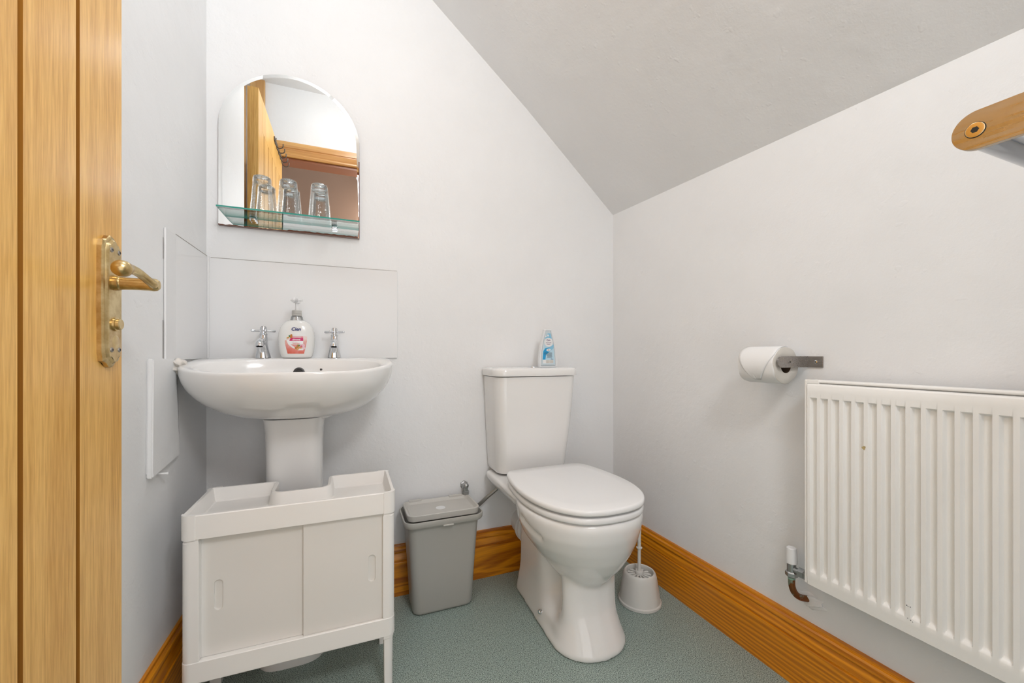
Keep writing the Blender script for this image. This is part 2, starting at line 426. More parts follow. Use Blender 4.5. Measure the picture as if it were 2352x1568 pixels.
# handle plate: shaped outline (y,z) with bevelled edge
yc, zc = .8655, .946
half = [(0, .108), (.006, .1065), (.012, .101), (.018, .0985), (.0235, .097), (.0245, .090), (.0265, .085)]
ol = [(y, z) for y, z in half]+[(.0275, .0)]+[(y, -z) for y, z in reversed(half)]
ol = ol+[(-y, z) for y, z in reversed(ol[1:-1])]
ol = [Vector((p[0], p[1], 0)) for p in ol][::-1]
def plate_loop(d, x):
    return [Vector((x, yc+p.x*(1-d/.0275), zc+p.y*(1-d*1.25/.108))) for p in ol]
b = nbm(); loft(b, [plate_loop(0, XD), plate_loop(0, XD+.006), plate_loop(.002, XD+.008), plate_loop(.0045, XD+.0085), plate_loop(.0065, XD+.0115), plate_loop(.008, XD+.0122)])
plate = obj('handle_plate', b, M['brass'], door, 30)
tag(plate, 'long shaped brass backplate')
def screw(x, y, z, r, parent, ax=0, sgn=1, m='steel'):
    b = nbm(); c = [x, y, z]; lathe(b, c, [(0, r), (sgn*.0007, r*.95), (sgn*.0014, r*.6), (sgn*.0016, 0.0001)], 20, ax); o = obj('screw', b, M[m], parent)
    b = nbm(); s = r*.50; q = sgn*.0017; w_ = r*.14
    if ax == 0: box(b, min(x+q-.0006,x+q+.0001), max(x+q-.0006,x+q+.0001), y-s, y+s, z-w_, z+w_); box(b, x+q-.0006, x+q+.0001, y-w_, y+w_, z-s, z+s)
    else: box(b, x-s, x+s, y+q-.0003, y+q+.0003, z-w_, z+w_); box(b, x-w_, x+w_, y+q-.0003, y+q+.0003, z-s, z+s)
    obj('slot', b, M['dark'], o, None); return o
xp = XD+.0122
for dy in (-.011, .012):
    screw(xp, yc+dy, zc+.083, .0042, plate, 0); screw(xp, yc+dy, zc-.079, .0042, plate, 0)
b = nbm(); lathe(b, (xp, yc, zc+.031), [(-.001, .0125), (.006, .0122), (.0075, .0108), (.009, .0105), (.030, .0100), (.044, .0102), (.050, .0108), (.055, .0098), (.058, .0070), (.0592, .001)], 32, 0)
neck = obj('handle_neck', b, M['brass'], door)
lp = spline([(xp+.046, yc+.004, zc+.030), (xp+.052, yc-.008, zc+.031), (xp+.050, yc-.024, zc+.036), (xp+.046, yc-.044, zc+.0435), (xp+.043, yc-.064, zc+.0455), (xp+.043, yc-.080, zc+.0425), (xp+.043, yc-.090, zc+.0405)], 6)
n_ = len(lp); rad = []
for i in range(n_):
    u = i/(n_-1)
    rad.append(.0070*math.sqrt(max(0, 1-(1-u/.08)**2))+.0006 if u < .08 else (.0076-.0012*math.sin((u-.08)/.6*PI) if u < .68 else .0076+.0042*math.sin((u-.68)/.32*PI*.62) if u < .97 else .006))
b = nbm(); tube(b, lp, rad, 20)
lathe(b, (xp+.043, yc-.086, zc+.0415), [(-.0125, .0002), (-.0118, .005), (-.009, .0090), (-.005, .0118), (0, .0125), (.005, .0118), (.009, .0092), (.0118, .005), (.0125, .0002)], 24, 1)
lever = obj('lever', b, M['brass'], door, 60)
b = nbm(); lathe(b, (xp, yc, zc-.037), [(0, .0115), (.0025, .0112), (.0030, .0092), (.0070, .0090), (.0082, .0075)], 28, 0, cap1=True)
obj('thumb_turn', b, M['brass'], door)
b = nbm(); lathe(b, (xp, yc+.002, zc-.066), [(0, .0110), (.0008, .0085), (.0013, .005), (.0014, .0005)], 24, 0); obj('keyhole_cover', b, M['brass'], door)
b = nbm()                                                        # back handle, between the leaf and the recess wall
for zz in (0,): lathe(b, (XD-.042, yc, zc+.031), [(0, .0125), (-.006, .0122), (-.009, .0105), (-.045, .010)], 20, 0)
tube(b, [(XD-.083, yc, zc+.031), (XD-.087, yc-.02, zc+.035), (XD-.084, yc-.06, zc+.043), (XD-.084, yc-.095, zc+.042)], [.007, .0072, .007, .009], 14)
obj('back_lever', b, M['brass'], door, 60)
b = nbm()                                                        # rack of hooks over the face of the door
hz = 1.985
for k in range(5):
    y = .27+.058*k
    b2 = nbm(); tube(b2, spline([(XD+.004, y, hz+.03), (XD+.006, y, hz), (XD+.022, y, hz-.018), (XD+.040, y, hz-.010), (XD+.042, y, hz+.008)], 5), .0028, 8); obj('coat_hook', b2, M['hook'], door)
box(b, XD, XD+.005, .25, .52, hz+.015, hz+.035); tube(b, [(XD+.004, .31, hz+.03), (XD+.006, .31, 2.03)], .002, 6); tube(b, [(XD+.004, .48, hz+.03), (XD+.006, .48, 2.03)], .002, 6)
obj('hook_rail', b, M['hook'], door)

# ================================================================== SPLASHBACKS AND BOXING
t = thing('splashback_panel', (-.12, YB, .846), 'glossy white splashback panel behind the taps', 'splashback')
obj('panel', bx(XL+.006, .163, YB-.005, YB, .846, 1.157, bev=.001), M['pvc'], t)
M['shadeedge'] = mat('shadow_line_and_edge', (.40,.37,.34), .7)  # paints the shadow line atop the splashbacks; also the mirror's grey side
tag(obj('top_shadow_line', bx(XL+.012, .1615, YB-.0054, YB, 1.1568, 1.1582), M['shadeedge'], t, None), 'grey-brown top edge strip with the shadow line painted in')
t = thing('side_splashback_panel', (XL, 1.36, .846), 'narrow white splashback on left wall beside the basin', 'splashback')
obj('panel', bx(XL, XL+.004, 1.257, YB-.006, .846, 1.160, bev=.001), M['pvc'], t)
tag(obj('top_shadow_line', bx(XL, XL+.0044, 1.260, YB-.008, 1.1598, 1.1612), M['shadeedge'], t, None), 'grey-brown top edge strip with the shadow line painted in')
obj('edge_strip', bx(XL, XL+.006, 1.197, 1.257, .846, 1.160, bev=.0025), M['trimw'], t)
b = nbm(); tube(b, [(XL+.006, YB-.007, .848), (XL+.006, YB-.007, 1.160)], .0038, 10); o = obj('sealant_bead', b, M['trimw'], origin=(XL+.006, YB-.006, .85))
tag(o, 'white sealant bead in the corner between the splashbacks', 'sealant')
# dark gap line beside the strip
for q_ in ((1.1945, .85, .94), (1.1958, 1.085, 1.135)):
    tag(obj('gap_line', bx(XL-.001, XL+.0008, q_[0], 1.197, q_[1], q_[2]), M['steel'], t), 'thin dark gap beside the strip')
b = nbm()
loft(b, [[Vector((XL+dx, y, z)) for y, z in ((1.107, .590), (1.262, .607), (1.240, .826), (1.235, .849), (1.112, .850))] for dx in (0, .012)])
bmesh.ops.bevel(b, geom=b.edges[:], offset=.0025, segments=2, affect='EDGES')
o = obj('pipe_boxing_panel', b, M['wall'], origin=(XL, 1.19, .6)); tag(o, 'white painted board fixed low on the left wall below the splashback', 'wall board')
b = nbm(); tube(b, [(XL, 1.162, .588), (XL+.012, 1.166, .586), (XL+.016, 1.172, .584)], [.0028, .002, .0035], 8)
o = obj('painted_nail', b, M['wall'], origin=(XL, 1.162, .588)); tag(o, 'white painted nail sticking out under the wall board', 'nail')
b = nbm(); bmesh.ops.create_icosphere(b, subdivisions=4, radius=1)
for v in b.verts:
    s = 1+.22*math.sin(v.co.x*5+v.co.z*7)*math.cos(v.co.y*6+2)+random.uniform(-.04, .04)
    zz = v.co.z*.016*s; 
    v.co = Vector((XL+.008+v.co.x*.017*s, 1.262+v.co.y*.042*s, .832+(zz if zz > 0 else zz*1.35)))
o = obj('plaster_lump', b, M['caulk'], origin=(XL, 1.262, .832)); tag(o, 'crumbling cream filler where the basin meets the left wall', 'filler')

# ================================================================== MIRROR
MX0, MX1, MZ0, MZS, MZT = -.372, .036, 1.259, 1.590, 1.768
def mir_loop(d, y, dy=0, dy2=0):
    pts = []; cx = (MX0+MX1)/2; a = (MX1-MX0)/2-d; h = MZT-MZS-d
    pts += [Vector((MX0+d, y, MZ0+d)), Vector((MX1-d, y, MZ0+d))]
    n = 44; A0 = (MX1-MX0)/2; H0 = MZT-MZS; r = (A0*A0+H0*H0)/(2*H0); zc_ = MZT-r; r -= d
    a0 = math.acos(min(1, a/r))
    for k in range(n+1):
        u = a0+(PI-2*a0)*k/n
        pts.append(Vector((cx+r*math.cos(u), y, zc_+r*math.sin(u))))
    for p in pts: p.y += dy if p.z > MZS-.004 else dy2
    return pts
t = thing('arched_mirror', ((MX0+MX1)/2, YB, MZ0), 'tall arched wall mirror above the basin, its edge ground clear', 'mirror')
b = nbm(); yf = YB-.012
loft(b, [mir_loop(0, YB-.007), mir_loop(.0004, yf, .0012, .0001), mir_loop(.011, yf)], cap0=False)
mo = obj('mirror_glass', b, None, t, None, mats=[M['mirror'], M['shadeedge']])
for p in mo.data.polygons:
    if abs(p.normal.y) < .3: p.material_index = 1
b = nbm(); loft(b, [mir_loop(0, YB-.0005), mir_loop(0, YB-.0068)]); tag(obj('backing', b, M['brownedge'], t, None), 'brown worn edge of the backing')
b = nbm()                                                         # silvering worn off along the bottom edge
x = MX0
strip = []
while x < MX1-.001:
    strip.append((x, MZ0+.0018+.0022*random.random()+(.003 if x > -.18 else 0))); x += .006
lo = [b.verts.new((x, yf-.0004, MZ0)) for x, z in strip]; hi_ = [b.verts.new((x, yf-.0004, z)) for x, z in strip]
for i in range(len(lo)-1): b.faces.new((lo[i], lo[i+1], hi_[i+1], hi_[i]))
xr0 = [b.verts.new((MX1-.0035+.002*random.random(), yf-.0004, MZ0+i*.008)) for i in range(34)]; xr1 = [b.verts.new((MX1, yf-.0004, MZ0+i*.008)) for i in range(34)]
for i in range(33): b.faces.new((xr0[i], xr1[i], xr1[i+1], xr0[i+1]))
tag(obj('worn_silvering', b, M['brownedge'], t, None), 'brown ragged line of worn silvering')
# glass shelf on clips
SX0, SX1, SY0, SY1, SZ = -.354, .034, 1.406, YB-.0125, 1.291
t = thing('glass_shelf', ((SX0+SX1)/2, SY1, SZ), 'clear glass shelf with green edges across the arched mirror', 'shelf')
sh = obj('shelf_pane', bx(SX0, SX1, SY0, SY1, SZ-.0045, SZ), None, t, None, mats=[M['glass'], M['glassedge']])
for p in sh.data.polygons:
    if abs(p.normal.z) < .5: p.material_index = 1
for px in (-.278, -.043):
    b = nbm(); box(b, px-.009, px+.009, SY1-.020, SY1+.0004, SZ-.013, SZ-.0046, bev=.003); box(b, px-.008, px+.008, SY1-.016, SY1+.0004, SZ+.0001, SZ+.006, bev=.002)
    obj('shelf_clip', b, M['chrome'], t)

# tumblers standing upside down
def tumbler(x, y, label):
    t = thing('drinking_glass', (x, y, SZ), label, 'glass', 'upturned drinking glasses on the mirror shelf')
    t.location = (x, y, SZ+.0003)
    b = nbm(); N = 48
    prof = [(0, .0325), (.0012, .0333), (.0025, .0325), (.018, .0318), (.05, .0292), (.09, .0262), (.112, .0248), (.1165, .0235), (.118, .0205)]
    lathe(b, (x, y, SZ+.0003), prof, N, 2, cap0=False)
    obj('glass_wall', b, M['tumbler'], t, 50)
    b = nbm(); lathe(b, (x, y, SZ+.0003), [(.001, .0305), (.05, .0272), (.09, .0243), (.098, .0225), (.101, .015), (.101, .0005)], N, 2, cap0=False)
    obj('inner_wall', b, M['tumbler'], t, 50)
    b = nbm(); lathe(b, (x, y, SZ+.0003), [(.102, .0225), (.110, .0238), (.1145, .0228), (.1172, .019), (.1155, .013), (.113, .0005)], N, 2)
    obj('glass_base', b, M['tumblerthick'], t, 50)
    return t
tumbler(-.248, 1.462, 'upturned textured tumbler, left one of the three on the glass shelf')
tumbler(-.176, 1.462, 'upturned textured tumbler between the two others on the glass shelf')
tumbler(-.087, 1.462, 'upturned textured tumbler standing apart, on the right of the glass shelf')

# ================================================================== BASIN
BX = -.137; BW = .262
basin = thing('wash_basin', (BX, YB, 0), 'white ceramic pedestal basin on the back wall', 'basin')
YM = 1.300                    # line of greatest width
def bout(s, a, d=0):
    """outline of the basin in plan at scale s, angle a (0 = right, -90 = front)"""
    c_, s_ = math.cos(a), math.sin(a)
    hw = BW-d; fr = YM-1.093-d
    if s_ <= 0:
        e = 2/2.25
        return BX+hw*math.copysign(abs(c_)**e, c_), YM-fr*abs(s_)**e
    e = 2/3.2; bk = (YB-.001)-YM
    return BX+hw*math.copysign(abs(c_)**e, c_)*(1-.10*abs(s_)**2), YM+bk*abs(s_)**e
def rimz(y): return .8480-.031*max(0, min(1, (1.42-y)/.30))**1.25
NB = 96
def bring(fn):
    return [fn(2*PI*k/NB-PI/2) for k in range(NB)]
cxy = (BX, 1.335)
def scaled(a, s, z=None, dz=0, cy=cxy[1], d=0):
    x, y = bout(1, a, d); X = cxy[0]+(x-cxy[0])*s; Y = cy+(y-cy)*s
    if y > YM and s < 1 and z is not None: pass
    return Vector((X, Y, (rimz(y)+dz) if z is None else z))
b = nbm(); loops = []
# inner bowl, from the waste up, then rim, then the underside
bowl_c = (BX, 1.262)
def inner(a, k, z):
    c_, s_ = math.cos(a), math.sin(a)
    e = 2/2.3; ax_ = .222*k; ay = (.150 if s_ < 0 else .122)*k
    return Vector((bowl_c[0]+ax_*math.copysign(abs(c_)**e, c_), bowl_c[1]+ay*math.copysign(abs(s_)**e, s_), z))
for k, z in ((.10, .702), (.35, .704), (.62, .713), (.80, .737), (.90, .768), (.955, .797), (.985, .815)):
    loops.append(bring(lambda a: inner(a, k, z)))
loops.append(bring(lambda a: (lambda p: Vector((p.x, p.y, rimz(p.y)-.0055)))(inner(a, 1.005, 0))))
loops.append(bring(lambda a: (lambda p: Vector((p.x, p.y, rimz(p.y)-.0012)))(inner(a, 1.03, 0))))
loops.append(bring(lambda a: (lambda p, q: Vector((p.x*.5+q.x*.5, p.y*.5+q.y*.5, rimz(p.y*.5+q.y*.5))))(inner(a, 1.05, 0), scaled(a, 1, 0, d=.005))))
loops.append(bring(lambda a: (lambda p: Vector((p.x, p.y, rimz(p.y))))(scaled(a, 1, 0, d=.0045))))
loops.append(bring(lambda a: (lambda p: Vector((p.x, p.y, rimz(p.y)-.0012)))(scaled(a, 1, 0, d=.0013))))
loops.append(bring(lambda a: (lambda p: Vector((p.x, p.y, rimz(p.y)-.0045)))(scaled(a, 1, 0, d=0))))
def under(a, q):
    # q 0..1 down the underside; keeps touching the wall at the back
    x, y = bout(1, a); zr = rimz(y)-.008; zb = .680
    th = q*PI/2; s = math.cos(th)**1.2 if q < 1 else 0; dz = math.sin(th)
    s = .36+.64*s
    X = BX+(x-BX)*s; cy = 1.40; Y = cy+(y-cy)*s
    if y > YM: Y = cy+(y-cy)*1.0 if y > cy else Y
    return Vector((X, Y, zr+(zb-zr)*dz))
for q in (0, .06, .14, .23, .33, .43, .54, .65, .76, .86, .94, 1):
    loops.append(bring(lambda a: under(a, q)))
# foot ring onto the pedestal
def foot(a, s, z):
    p = under(a, 1); return Vector((BX-.006*(1-s)+(p.x-BX)*s, 1.40+(p.y-1.40)*(s if p.y < 1.40 else 1), z))
loops.append(bring(lambda a: foot(a, .99, .675))); loops.append(bring(lambda a: foot(a, .93, .670)))
loft(b, loops, True, True)
body = obj('bowl', b, M['ceramic'], basin, 60)
# overflow with black surround, plug, chain hole
def inner_back(x, z):           # y of the inner bowl wall at the back
    zz = [(.737, .80), (.768, .90), (.797, .955), (.815, .985), (.842, 1.005)]
    k = .985
    for (za, ka), (zb_, kb) in zip(zz, zz[1:]):
        if za <= z <= zb_: k = ka+(kb-ka)*(z-za)/(zb_-za)
    u = abs((x-BX)/(.222*k)); return bowl_c[1]+.122*k*(1-u**2.3)**(1/2.3)
yy = inner_back(-.134, .808)
def ring_at(x, z, prof, n=28, tilt=.42):
    b = nbm(); lathe(b, (0, 0, 0), prof, n, 1)
    R = Matrix.Translation((x, inner_back(x, z), z)) @ Matrix.Rotation(-tilt, 4, 'X')
    bmesh.ops.transform(b, matrix=R, verts=b.verts); return b
obj('overflow_ring', ring_at(-.138, .804, [(.002, .0160), (-.0022, .0158), (-.003, .0140), (-.003, .0110), (-.0012, .0100), (-.0008, .0001)], tilt=.2), M['darkrub'], basin)
obj('overflow_hole', ring_at(-.138, .804, [(-.0008, .0098), (-.0020, .0096), (-.0021, .0001)], tilt=.2), M['dark'], basin)
obj('chain_hole', ring_at(-.0775, .813, [(.001, .0036), (-.0008, .0034), (-.001, .0001)]), M['dark'], basin)
b = nbm(); lathe(b, (bowl_c[0], bowl_c[1], .700), [(0, .024), (.004, .023), (.005, .018), (.0045, .001)], 28); obj('waste', b, M['chrome'], basin)
# pedestal
PX = -.146
def ped(z, hw, yf, yb=1.455):
    return [Vector((PX+hw*math.copysign(abs(math.cos(a))**.55, math.cos(a)), (1.37 if math.sin(a) < 0 else 1.37)+((1.37-yf) if math.sin(a) < 0 else (yb-1.37))*math.copysign(abs(math.sin(a))**.62, math.sin(a)), z)) for a in [2*PI*k/56 for k in range(56)]]
b = nbm(); loft(b, [ped(0, .088, 1.262), ped(.02, .088, 1.262), ped(.05, .082, 1.275), ped(.12, .076, 1.305), ped(.4, .0735, 1.306), ped(.55, .074, 1.300), ped(.64, .076, 1.290), ped(.678, .080, 1.276)])
obj('pedestal', b, M['ceramic'], basin, 60)

# taps
def tap(x, label, rot):
    y = 1.452; z = rimz(y)+.0002
    t = thing('pillar_tap', (x, y, z), label, 'tap', 'pillar taps on the basin')
    # body: base flare, square-ish shoulders
    def sec(h, hx, y0, y1): return [Vector((p.x, p.y, z+h)) for p in rrect(x-hx, x+hx, y+y0, y+y1, min(hx, (y1-y0)/2)*.85, 0, 6)]
    b = nbm()
    loft(b, [sec(0, .0205, -.026, .020), sec(.003, .0205, -.026, .020), sec(.012, .0180, -.0255, .0185), sec(.028, .0145, -.028, .0165), sec(.040, .0128, -.030, .0155), sec(.050, .0118, -.018, .0145), sec(.062, .0108, -.0105, .0120), sec(.070, .0100, -.0095, .0105)])
    obj('tap_body', b, M['chrome'], t, 50)
    b = nbm(); tube(b, spline([(x, y-.008, z+.036), (x, y-.026, z+.047), (x, y-.044, z+.049), (x, y-.056, z+.042), (x, y-.059, z+.034)], 6), [.0105]*8+[.0108]*17, 20)
    obj('spout', b, M['chrome'], t, 60)
    b = nbm(); lathe(b, (x, y-.0592, z+.0335), [(0, .0082), (-.0012, .008), (-.0013, .0005)], 20); obj('aerator', b, M['dark'], t)
    b = nbm(); lathe(b, (x, y, z+.070), [(0, .0105), (.0015, .0112), (.004, .0112), (.0055, .0095), (.0060, .0088), (.0235, .0092), (.0255, .0085), (.0262, .0005)], 28)
    obj('tap_head', b, M['chrome'], t)
    b = nbm()
    for k in range(4):
        a = rot+PI/2*k; d = Vector((math.cos(a), math.sin(a), 0)); c0 = Vector((x, y, z+.0835))
        tube(b, [c0+d*.006, c0+d*.012, c0+d*.020, c0+d*.0305, c0+d*.0325, c0+d*.0335], [.0030, .0032, .0036, .0040, .0036, .002], 12)
    obj('cross_handle', b, M['chrome'], t, 50)
    b = nbm(); lathe(b, (x, y, z+.0962), [(-.0003, .0062), (.0008, .0060), (.0012, .0003)], 20); obj('handle_cap', b, M['steel'], t)
    return t
tap(-.243, 'chrome cross-head pillar tap, left of the soap bottle', math.radians(20))
tap(-.042, 'chrome cross-head pillar tap, right of the soap bottle', math.radians(-24))

# ================================================================== SOAP BOTTLE
SXC, SYC = -.150, 1.440; SZ0 = rimz(1.44)+.0003
t = thing('hand_soap_bottle', (SXC, SYC, SZ0), 'white almond hand soap pump bottle with pink label between the taps', 'soap bottle')
bprof = [(0, .034, .020), (.0015, .0375, .0222), (.006, .0405, .0235), (.020, .0440, .0245), (.040, .0462, .0250), (.058, .0466, .0250), (.074, .0450, .0245), (.087, .0410, .0232), (.097, .0345, .0208), (.1035, .0270, .0180), (.107, .0215, .0160)]
def bwd(z):
    for (a, w0, d0), (c, w1, d1) in zip(bprof, bprof[1:]):
        if a <= z <= c:
            u = (z-a)/(c-a); return w0+(w1-w0)*u, d0+(d1-d0)*u
    return bprof[-1][1:]
def bsec(z, w_, d_, e=2/2.6):
    return [Vector((SXC+w_*math.copysign(abs(math.cos(a))**e, math.cos(a)), SYC+d_*math.copysign(abs(math.sin(a))**e, math.sin(a)), SZ0+z)) for a in [2*PI*k/48 for k in range(48)]]
M['soap'] = mat('white_soap_plastic', (.80,.80,.78), .16)
b = nbm(); loft(b, [bsec(z, a, d) for z, a, d in bprof]); obj('bottle', b, M['soap'], t, 60)
b = nbm(); loft(b, [bsec(.1068, .0218, .0162), bsec(.109, .0175, .0150, 1), bsec(.113, .0155, .0150, 1), bsec(.118, .0148, .0148, 1), bsec(.1205, .0125, .0125, 1)])
obj('clear_shoulder', b, M['clearp'], t, 50)
b = nbm(); lathe(b, (SXC, SYC, SZ0+.1205), [(0, .0120), (.002, .0128), (.006, .0128), (.007, .0118), (.008, .0128), (.0105, .0128), (.0115, .012), (.0125, .0126), (.0155, .0124), (.0165, .010)], 32)
M['collar'] = mat('milky_collar', (.52,.51,.48), .3)
obj('collar', b, M['collar'], t, 30)
b = nbm(); lathe(b, (SXC, SYC, SZ0+.137), [(0, .0045), (.020, .0042), (.0205, .0085), (.029, .0090), (.031, .0075)], 24)
tube(b, spline([(SXC, SYC, SZ0+.163), (SXC-.002, SYC-.022, SZ0+.166), (SXC-.004, SYC-.040, SZ0+.163), (SXC-.005, SYC-.046, SZ0+.158)], 5), [.006]*6+[.0052]*5+[.0045]*5, 14)
tube(b, [(SXC-.0155, SYC-.004, SZ0+.1665), (SXC+.0155, SYC-.004, SZ0+.1665)], .0032, 10)
M['pump'] = mat('white_pump', (.80,.80,.80), .35)
obj('pump_head', b, M['pump'], t, 50)
b = nbm(); tube(b, [(SXC, SYC, SZ0+.107), (SXC, SYC, SZ0+.125)], .0028, 10); obj('dip_tube', b, M['pump'], t)
def onb(lift=.0003):
    def f(x, z):
        w_, d_ = bwd(z); u = min(abs(x)/w_, .98)
        return Vector((SXC+x, SYC-d_*(1-u**2.6)**(1/2.6)-lift, SZ0+z))
    return f
LM = {'pinkl': (.78,.30,.28), 'coral': (.72,.15,.09), 'pale': (.80,.56,.50), 'mag': (.60,.008,.13), 'rose': (.72,.22,.27), 'white': (.84,.84,.84), 'navy': (.015,.025,.16),
      'almond': (.50,.19,.03), 'almondl': (.66,.34,.10), 'leaf': (.05,.20,.05), 'petal': (.80,.55,.60), 'petald': (.65,.08,.16), 'sky': (.25,.55,.75), 'skyl': (.50,.70,.82), 'skyd': (.02,.34,.66), 'blk': (.06,.06,.08), 'gry': (.55,.52,.46), 'plum': (.16,.06,.20)}
for k, c in LM.items(): M['l_'+k] = mat('print_'+k, c, .3)
def ell(cx, cz, rx, rz, rot=0, n=18):
    return [(cx+rx*math.cos(a)*math.cos(rot)-rz*math.sin(a)*math.sin(rot), cz+rx*math.cos(a)*math.sin(rot)+rz*math.sin(a)*math.cos(rot)) for a in [2*PI*k/n for k in range(n)]]
lab = flat('label', [(-.0205, .012), (.0205, .012), (.0275, .046), (.0282, .062), (.012, .062), (-.012, .056), (-.0275, .050), (-.0272, .040)], M['l_pinkl'], t, onb(.0003))
bm_ = mat('pink_coral_fade', (.7,.2,.15), .3); v = coords(bm_); sx = nd(bm_, 'ShaderNodeSeparateXYZ'); lk(bm_, v, sx.inputs[0])
n_w = noise(bm_, v, 45, 3, .5, 1.5); ad = nd(bm_, 'ShaderNodeMath', operation='MULTIPLY_ADD'); lk(bm_, n_w.outputs[0], ad.inputs[0]); ad.inputs[1].default_value = .035; lk(bm_, sx.outputs[2], ad.inputs[2])
mr = nd(bm_, 'ShaderNodeMapRange'); lk(bm_, ad.outputs[0], mr.inputs[0]); mr.inputs[1].default_value = .028; mr.inputs[2].default_value = .078
rr = ramp(bm_, mr.outputs[0], [(0, (.70,.13,.08)), (.45, (.76,.30,.27)), (.75, (.80,.50,.44)), (1, (.82,.74,.70))]); lk(bm_, rr.outputs[0], bsdf(bm_).inputs['Base Color'])
lab.data.materials.clear(); lab.data.materials.append(bm_)
flat('label_swirl', [(-.0235, .050), (-.017, .052), (-.012, .038), (0, .028), (.012, .025), (.021, .028), (.018, .0215), (.006, .0215), (-.008, .028), (-.019, .038)], M['l_white'], lab, onb(.0005))
flat('label_band', [(-.012, .0565), (.0185, .0565), (.0185, .061), (-.0085, .061)], M['l_rose'], lab, onb(.0007))
flat('label_stripe', [(-.0165, .0480), (.0185, .0480), (.0185, .0565), (-.0125, .0565)], M['l_mag'], lab, onb(.0007))
flat('label_panel', [(-.0165, .0380), (.0185, .0380), (.0185, .0480), (-.0165, .0480)], M['l_white'], lab, onb(.0007))
flat('label_triangle', [(-.013, .0375), (.002, .0375), (-.004, .0325)], M['l_pinkl'], lab, onb(.0009))
for n_, px_, pz_, rx_, rz_, ro_, mm_ in (('almond_print', -.0115, .0612, .0030, .0062, -.1, 'almond'), ('almond_print', -.0195, .0570, .0040, .0020, .5, 'almondl'), ('leaf_print', -.0160, .0615, .0018, .0028, .2, 'leaf'),
        ('almond_print', .0045, .0330, .0030, .0056, -.25, 'almond'), ('almond_print', .0085, .0290, .0068, .0026, -.2, 'almondl'), ('almond_print', .0000, .0280, .0030, .0032, .2, 'almond'), ('almond_print', .0040, .0250, .0042, .0022, .3, 'almondl'), ('leaf_print', .0080, .0350, .0018, .0028, -.2, 'leaf'),
        ('flower_print', .0170, .0350, .0058, .0055, 0, 'petal'), ('flower_print', .0140, .0330, .0028, .0026, 0, 'petald'), ('flower_print', .0200, .0290, .0030, .0048, .4, 'petal')):
    flat(n_, ell(px_, pz_, rx_, rz_, ro_), M['l_'+mm_], lab, onb(.0011), 6)
def tb(s, size, x, z, m_, bold=0, shear=0, lift=.0011): textmesh('lettering', s, size, M[m_], lab, lambda a, c: onb(lift)(x+a, z+c), shear, bold)
tb('Cien', .0128, .0002, .0775, 'l_navy', .00035, .25)
tb('HANDWASH', .0034, .0025, .0575, 'l_white', .00008)
tb('almond', .0066, .0015, .0500, 'l_white', .00015)
tb('with caring', .0030, -.003, .0440, 'l_rose')
tb('moisturisers', .0036, .0010, .0400, 'l_coral', .00008)
t.scale = (1.1, 1.1, 1.09)

# ================================================================== STORAGE UNIT UNDER THE BASIN
YF_ = 1.080; CX0, CX1 = -.3375, .1115; CYB = 1.292; ZT = .508
unit = thing('storage_unit', ((CX0+CX1)/2, (YF_+CYB)/2, 0), 'white plastic under-basin unit with sliding doors and open tray top', 'storage unit')
NX0, NX1, NY = -.176, -.052, 1.190
tp = [(CX0, YF_), (CX1, YF_), (CX1, CYB), (NX1, CYB), (NX1, NY), (NX0, NY), (NX0, CYB), (CX0, CYB)]
tr = [.018, .018, .012, .016, .022, .022, .016, .012]
# pedestal stands behind: keep notch clear
b = nbm()
loft(b, [rpoly(tp, tr, .4555), rpoly(tp, tr, .5060), rpoly(tp, tr, .5080, .0015), rpoly(tp, tr, .5080, .0075), rpoly(tp, tr, .5060, .0095), rpoly(tp, tr, .4760, .0150), rpoly(tp, tr, .4740, .0175)])
tray = obj('tray_top', b, M['cab'], unit, 35)
for x, y in ((CX0, YF_), (CX1, YF_), (CX0, CYB), (CX1, CYB)):     # raised corner caps
    sx_ = 1 if x < 0 else -1; sy = 1 if y < 1.2 else -1
    x0, x1 = sorted((x-sx_*.0012, x+sx_*.028)); y0, y1 = sorted((y-sy*.0012, y+sy*.020))
    rs = [.001]*4; idx = {(-1, 1): 0, (-1, -1): 1, (1, -1): 2, (1, 1): 3}[(sx_, sy)]; rs[idx] = .0185
    b = nbm(); loft(b, [rrect(x0, x1, y0, y1, 0, z, 6, rs) for z in (.4545, .5088)]);
    # hollow over the tray: keep only a rim by cutting the inside
    o = obj('corner_cap', b, M['cab'], unit, 35)
    cb = nbm(); loft(cb, [rpoly(tp, tr, z, .0072) for z in (.40, .60)]); co_ = obj('cutter', cb, None, None, None)
    mw = co_; mw.data.transform(Matrix.Translation(-world_loc(o))); mw.location = world_loc(o)
    bpy.context.view_layer.update(); cut(o, [co_])
# lower rim and floor panel
lp_ = [(CX0, YF_), (CX1, YF_), (CX1, CYB), (CX0, CYB)]
b = nbm(); loft(b, [rpoly(lp_, [.018, .018, .012, .012], z, off) for z, off in ((.1425, .001), (.1410, .003))][::-1]+[rpoly(lp_, [.018, .018, .012, .012], z, off) for z, off in ((.1425, 0), (.1860, 0), (.1875, .0015), (.1875, .006), (.1840, .0075))])
obj('bottom_rim', b, M['cab'], unit, 35)
obj('underside_panel', bx(CX0+.025, CX1-.025, YF_+.03, CYB-.02, .120, .1412, bev=.003), M['cab'], unit)
